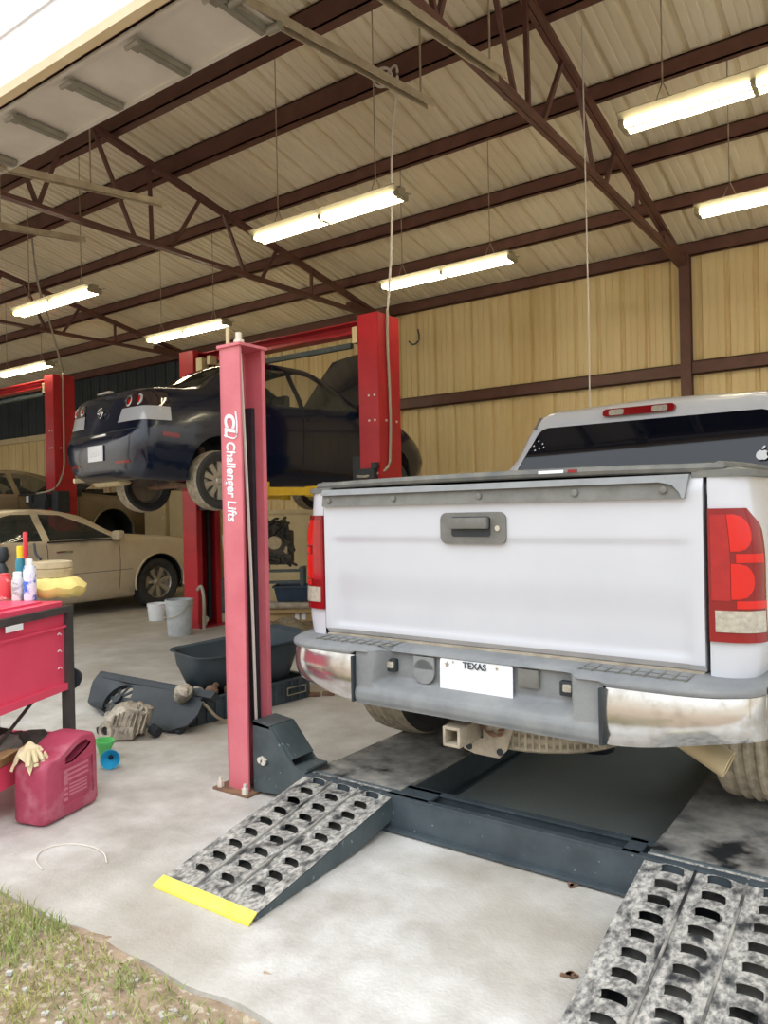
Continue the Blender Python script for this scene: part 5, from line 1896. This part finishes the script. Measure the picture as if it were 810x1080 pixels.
# aluminium transfer case
tc0 = at(136, 779, z=0)
tcs = thing('gearbox_casing', 'cast aluminium gearbox casing lying in front of the black shroud', 'car part', tc0)
camR = Vector((right[0], right[1], 0)).normalized(); camF = Vector((-camR.y, camR.x, 0))
TM = Matrix((camR, camF, Vector((0, 0, 1)))).transposed().to_4x4()
def TP(nm, b, m, parent=tcs, **k): xform(b, TM); return obj(nm, b, m, parent, **k)
b = NB()
lathe(b, [(.045, -.13), (.07, -.125), (.075, -.09), (.10, -.07), (.115, -.02), (.115, .03), (.095, .06), (.10, .07), (.10, .09), (.07, .10)], (-.02, .05, .10), (1, .15, .12), 22)
lathe(b, [(.03, -.05), (.07, -.04), (.075, .05), (.05, .06)], (.05, .06, .13), (.2, .1, 1), 18)
box(b, (.06, .02, .16), (.10, .10, .05), Matrix.Rotation(.3, 3, 'Y'), bev=.01); box(b, (-.03, .0, .05), (.16, .14, .08), bev=.012)
for k in range(8):
    box(b, (-.08 + k * .028, -.055, .10 + .01 * (k % 3)), (.008, .03, .12), Matrix.Rotation(.3, 3, 'Y'))
lathe(b, [(.014, .0), (.026, .0), (.026, .018), (.014, .018)], (.075, -.01, .195), (0, -1, .2), 14, close=True); lathe(b, [(.014, .0), (.026, .0), (.026, .018), (.014, .018)], (.10, -.01, .175), (0, -1, .2), 14, close=True)
TP('casing', b, M_alum)
b = NB(); lathe(b, [(.026, .0), (.055, .0), (.058, .03), (.048, .05), (.026, .05)], (-.105, -.02, .062), (-.35, -1, .1), 22, close=True); TP('output_flange', b, M_alum)
b = NB(); cyl(b, (-.105, -.02, .062), (-.118, -.055, .066), .024, n=16); cyl(b, (-.20, .02, .045), (-.16, .03, .055), .022, n=12); cyl(b, (.13, .03, .05), (.18, .0, .03), .032, n=12); TP('shaft_seal', b, M_dark)
# thin pale wire on the floor at left
b = NB(); tube(b, [(.0, 0, .004), (-.10, .03, .004), (-.16, .10, .005), (-.13, .18, .004), (-.03, .22, .004), (.08, .21, .006), (.16, .17, .004)], .003, n=5)
centred('loose_wire', b, M_cable, at(45, 918, z=0), 'thin pale loop of wire lying on the concrete at left', 'wire')
# bolts and debris on the floor by the crossbeam
for px_, py_, lb in ((605, 934, 'rusty leaf-like scrap on the concrete by the crossbeam foot'), (602, 1029, 'grey dirt clod on the concrete beside the right ramp')):
    b = NB(); rnd = random.Random(px_)
    for k in range(6): box(b, (rnd.uniform(-.02, .02), rnd.uniform(-.02, .02), .004), (.02, .012, .006), Matrix.Rotation(rnd.uniform(0, 3), 3, 'Z'))
    centred('debris', b, M_rust, at(px_, py_, z=0), lb, 'debris')

# ================================================================ BUCKETS AND BACK-OF-SHOP ITEMS
def bucket(lb, loc, r, h, handle=True, m=M_bucket):
    t = thing('bucket', lb, 'bucket', loc)
    b = NB(); lathe(b, [(r * .84, 0), (r * .86, .005), (r * .98, h * .86), (r * 1.03, h * .87), (r * 1.0, h * .92), (r * 1.04, h * .98), (r * 1.02, h), (r * .96, h), (r * .82, .02), (0, .02)], (0, 0, 0), (0, 0, 1), 30)
    obj('pail', b, m, t)
    if handle:
        b = NB(); tube(b, [(-r * 1.02, -.01, h * .85), (-r * .8, -r * .75, h * .6), (0, -r * 1.12, h * .52), (r * .8, -r * .75, h * .6), (r * 1.02, -.01, h * .85)], .005, n=6)
        obj('bail_handle', b, M_galv, t)
    return t
bp_ = at(186, 671, z=0)
bucket('tall pale grey bucket in front of the far red post', bp_ + Vector((-.06, .1, 0)), .155, .40)
bucket('short white bucket behind the tall bucket by the front wheel', at(160, 655, z=0) + Vector((0, .1, 0)), .135, .22, False, M_capwhite)
b = NB(); tube(b, [(0, 0, .0), (.01, 0, .35), (-.03, 0, .5), (-.10, 0, .46)], .02, n=8)
centred('bent_pipe', b, M_hose, at(189, 668, z=0) + Vector((.02, .35, 0)), 'bent grey pipe standing behind the tall bucket', 'pipe')
# cabinets by the back wall below the raised sedan
for px_, w, h, lb in ((162, .6, 1.65, 'beige cabinet against the back wall under the raised sedan tail'), (186, .7, 1.95, 'taller beige cabinet partly behind the far red post')):
    p = Vector(((-11.45 if px_ < 170 else -10.70), 9.1, 0))
    t = thing('storage_cabinet', lb, 'cabinet', p, 0, 'beige cabinets along the back wall')
    b = NB(); box(b, (0, 0, h / 2), (w, .5, h)); obj('cabinet_body', b, M_cab, t, flat=True)
    for k in range(2):
        b = NB(); box(b, (0, -.256, h * (.27 + .46 * k)), (w - .04, .014, h * .44)); d_ = obj('drawer_front', b, M_cab, t, flat=True)
        b = NB(); box(b, (.25, -.27, h * (.27 + .46 * k) + .1), (.03, .02, .03)); obj('knob', b, M_bolt, d_, flat=True)
# wall panel leaning (white) behind the front post
b = NB(); box(b, (0, 0, .7), (1.0, .03, 1.4)); box(b, (0, -.02, 1.36), (1.0, .02, .04)); box(b, (0, -.02, .05), (1.0, .02, .04))
p = at(300, 534, d=11.4); centred('steel_cabinet_door', b, M_cab, Vector((p.x, p.y, 0)), 'beige cabinet panel behind the engine under the yellow arm', 'panel', rz=.5)
# engine on a stand with shelf of parts
E0 = at(291, 640, d=9.6); E0.z = 0
eng = thing('engine', 'dirty car engine on a stand under the yellow lift arm', 'engine', E0)
ES = Matrix.Diagonal((1.22, 1.0, 1.15, 1.0))
EM = TM
def EP(nm, b, m, parent=eng, **k): xform(b, ES); xform(b, EM); return obj(nm, b, m, parent, **k)
b = NB(); box(b, (0, 0, .80), (.36, .45, .36), bev=.02); lathe(b, [(.10, -.05), (.12, .0), (.12, .05), (.05, .08)], (.06, -.24, .82), (0, -1, 0), 18); lathe(b, [(.06, 0), (.07, .02), (.07, .05), (.03, .06)], (-.1, -.23, .68), (0, -1, 0), 16); lathe(b, [(.05, 0), (.06, .02), (.06, .05), (.03, .06)], (.14, -.23, .70), (0, -1, 0), 16)
for k in range(22):
    rnd = random.Random(k); tube(b, [(rnd.uniform(-.2, .2), -.22, rnd.uniform(.6, 1.1)), (rnd.uniform(-.25, .25), -.3, rnd.uniform(.6, 1.15)), (rnd.uniform(-.25, .25), -.2, rnd.uniform(.6, 1.15))], .015, n=6)
box(b, (-.05, 0, 1.03), (.30, .36, .12), bev=.03)
EP('engine_block', b, M_iron)
b = NB(); lathe(b, [(.0, 0), (.075, .0), (.07, .05), (.0, .06)], (.04, -.31, .86), (0, -1, 0), 14); EP('alloy_cover', b, M_filter)
b = NB(); box(b, (.13, -.26, .78), (.07, .09, .08), bev=.01); EP('sensor_housing', b, M_filter)
b = NB(); box(b, (-.06, -.25, .62), (.07, .09, .07), bev=.01); EP('sensor_housing', b, M_filter)
b = NB(); beam(b, (-.25, 0, .02), (-.25, 0, .8), .05, .05); beam(b, (.3, -.3, .56), (-.3, -.3, .56), .04, .03); beam(b, (.3, -.3, .44), (-.3, -.3, .44), .04, .03)
for x in (-.28, .30): beam(b, (x, -.3, .02), (x, -.3, .6), .035, .035)
beam(b, (-.3, .3, .03), (.3, .3, .03), .05, .05); beam(b, (.28, .3, .03), (.28, .3, .56), .035, .035); beam(b, (.28, -.3, .56), (.28, .3, .56), .03, .03)
EP('stand', b, M_lift_grey, flat=True)
lump2 = at(312, 640, d=9.4); lump2.z = 0
t = thing('oil_pan', 'dark blue oil drain bin below the engine', 'bin', lump2)
b = NB()
rs = [tubring(.42, .30, .27, .03), tubring(.50, .36, .46, .03), tubring(.53, .39, .46, .03), tubring(.53, .39, .44, .03)]
V = [p for r in rs for p in r]; m_ = len(rs[0]); F = [tuple(range(m_))]
for j in range(3):
    for i in range(m_): F.append((j * m_ + i, j * m_ + (i + 1) % m_, (j + 1) * m_ + (i + 1) % m_, (j + 1) * m_ + i))
add(b, V, F); xform(b, TM); obj('bin_shell', b, M_bluebin, t)
p = at(308, 640, d=9.3); p.z = 0
b = NB(); cyl(b, (-.28, 0, .225), (.28, 0, .21), .05, n=16); xform(b, TM)
centred('rolled_mat', b, M_hitch, p, 'rolled tan mat lying across the cardboard box below the engine', 'roll')
b = NB(); box(b, (.0, 0, .085), (.55, .36, .17)); box(b, (0, -.2, .172), (.55, .1, .006), Matrix.Rotation(.25, 3, 'X')); xform(b, TM)
bx = centred('cardboard_box', b, M_card, p + Vector((0, 0, .0)), 'low cardboard box under the rolled mat below the engine', 'box', flat=True)
b = NB()
for x in (.08, .16): box(b, (x, -.182, .10), (.05, .004, .07))
xform(b, TM); obj('white_label', b, M_capwhite, bx, flat=True)
p = at(297, 668, z=0)
b = NB()
gridf(b, lambda u, v: Vector((u * .48, v * .30, max(0, .13 * (1 - u * u * .8) * (1 - v * v) * (1 + .25 * sin(9 * u + 4 * v)) + .01))), lins(-1, 1, 30), lins(-1, 1, 20))
xform(b, TM)
centred('carpet_pile', b, M_tarp, p + camF * .15, 'crumpled brown carpet heap on the floor behind the tub', 'carpet')
# parts around the far post
p = at(244, 640, z=0)
b = NB(); cyl(b, (0, 0, .05), (-.12, .1, 1.05), .022, n=10); xform(b, TM)
centred('metal_tube', b, M_cable, p, 'pale metal tube leaning in the gap between the two red posts', 'pipe')
p = at(236, 646, z=0)
b = NB(); box(b, (0, 0, .2), (.5, .03, .42), Matrix.Rotation(-.7, 3, 'Y')); box(b, (.05, .1, .1), (.3, .3, .2), bev=.02); xform(b, TM)
centred('scrap_panel', b, M_lift_grey, p, 'grey scrap panel tilted beside the far red post', 'panel', flat=True)
# parts on the floor under the bumper
p = at(335, 734, z=0)
b = NB(); box(b, (-.03, 0, .012), (.10, .06, .024), bev=.004); box(b, (.08, .01, .014), (.09, .05, .028), bev=.008); xform(b, TM)
centred('spare_part', b, M_rust, p, 'small white and brown part on the floor past the bumper end', 'car part')
p = at(628, 790, z=0)
b = NB(); lathe(b, [(.0, 0), (.10, 0), (.105, .012), (.09, .02), (.05, .012), (0, .012)], (0, 0, 0), (0, 0, 1), 24)
centred('drain_plate', b, M_black, p, 'round black drain lid on the dark floor under the truck', 'lid')

# hanging hoses and cords
def hang(nm, pts, r, m, lb, cat):
    p0 = Vector(pts[0]); b = NB(); tube(b, [Vector(p) - p0 for p in pts], r, n=6); return centred(nm, b, m, p0, lb, cat)
hang('air_hose', [(-3.72, 5.38, 5.10), (-3.60, 5.36, 5.13), (-3.62, 5.40, 4.98), (-3.75, 5.5, 4.6), (-4.05, 5.9, 3.95), (-4.30, 6.18, 3.45), (-4.335, 6.2, 3.33)], .012, M_cable, 'pale hose swooping from the roof to the tall red post', 'hose')
t = thing('hose_reel', 'small round hose reel under the deep brown roof beam', 'reel', (-3.70, 5.30, 5.04))
b = NB(); lathe(b, [(.075, -.012), (.09, -.012), (.09, .012), (.075, .012)], (0, 0, 0), (.3, -1, .1), 24, close=True); obj('ring', b, M_cable, t)
b = NB(); box(b, (-.02, .02, .0), (.05, .04, .07)); obj('bracket', b, M_galv, t, flat=True)
ph = at(88, 262, d=9.0)
hang('power_cord', [(-9.72, 5.6, roofz(5.6) - .02), (-9.85, 5.75, 4.6), (-10.45, 6.3, 4.15), (-10.95, 6.75, 3.75), (-11.15, 6.9, 3.68)], .014, M_hose, 'grey cord dropping from the roof to the left red lift', 'cord')
p = at(622, 428, d=6.0); q = at(620, 0, d=6.0)
hang('pull_cord', [(p.x, p.y, roofz(p.y) - .02), (p.x + .005, p.y, 3.2), (p.x, p.y, 2.06)], .0055, M_cable, 'thin cord hanging down in front of the back wall above the cab', 'cord')
hang('wall_hook_wire', [(-6.05, 9.44, 4.02), (-6.02, 9.42, 3.86), (-6.12, 9.42, 3.80), (-6.2, 9.42, 3.86)], .012, M_lift_grey, 'dark bent wire hook on the tan wall beside the tall red post', 'hook')

# grass along the slab edge, one mass
b = NB(); rnd = random.Random(21)
def clump(x, y):
    return .5 + .5 * sin(x * 3.7 + 1.3) * cos(y * 5.1 + .4) + .35 * sin(x * 9 + y * 7)
cnt = 0
while cnt < 20000:
    x = rnd.uniform(-3.6, -.9); y = rnd.uniform(.25, 1.41)
    ed = edge(x)
    if y > ed + .035 * (.5 + .5 * sin(x * 14)) : continue
    dens = .25 + .75 * sstep(.1, .8, clump(x, y)) * (1.0 if x < -2.0 else .55)
    if y > ed - .14: dens = max(dens, .75)
    if x < -2.25: dens = max(dens, 1.0)
    if rnd.random() > dens: cnt += .6; continue
    cnt += 1
    h = rnd.uniform(.012, .042) * (1.25 if x < -2.3 else .85)
    a = rnd.uniform(0, 6.28); w = rnd.uniform(.0016, .003)
    z = gz(x, y) if y < ed - .02 else .0
    lx, ly = rnd.gauss(0, .016), rnd.gauss(0, .016)
    dx, dy = w * cos(a), w * sin(a)
    v = [b.verts.new(q) for q in ((x - dx, y - dy, z), (x + dx, y + dy, z), (x + lx * .5 + dx * .7, y + ly * .5 + dy * .7, z + h * .65), (x + lx * .5 - dx * .7, y + ly * .5 - dy * .7, z + h * .65), (x + lx * 1.3, y + ly * 1.3, z + h))]
    b.faces.new(v[:4]); b.faces.new((v[3], v[2], v[4]))
o = obj('grass', b, M_grass, recalc=False, flat=True); tag(o, 'short patchy green and straw grass along the slab edge', 'grass', kind='stuff')
b = NB()
for k in range(260):
    x = rnd.uniform(-3.2, -1.2); y = rnd.uniform(.5, 1.36); s = rnd.uniform(.004, .014)
    z = gz(x, y)
    box(b, (x, y, z + s * .2), (s * 1.4, s, s * .8), Matrix.Rotation(rnd.uniform(0, 3), 3, 'Z'))
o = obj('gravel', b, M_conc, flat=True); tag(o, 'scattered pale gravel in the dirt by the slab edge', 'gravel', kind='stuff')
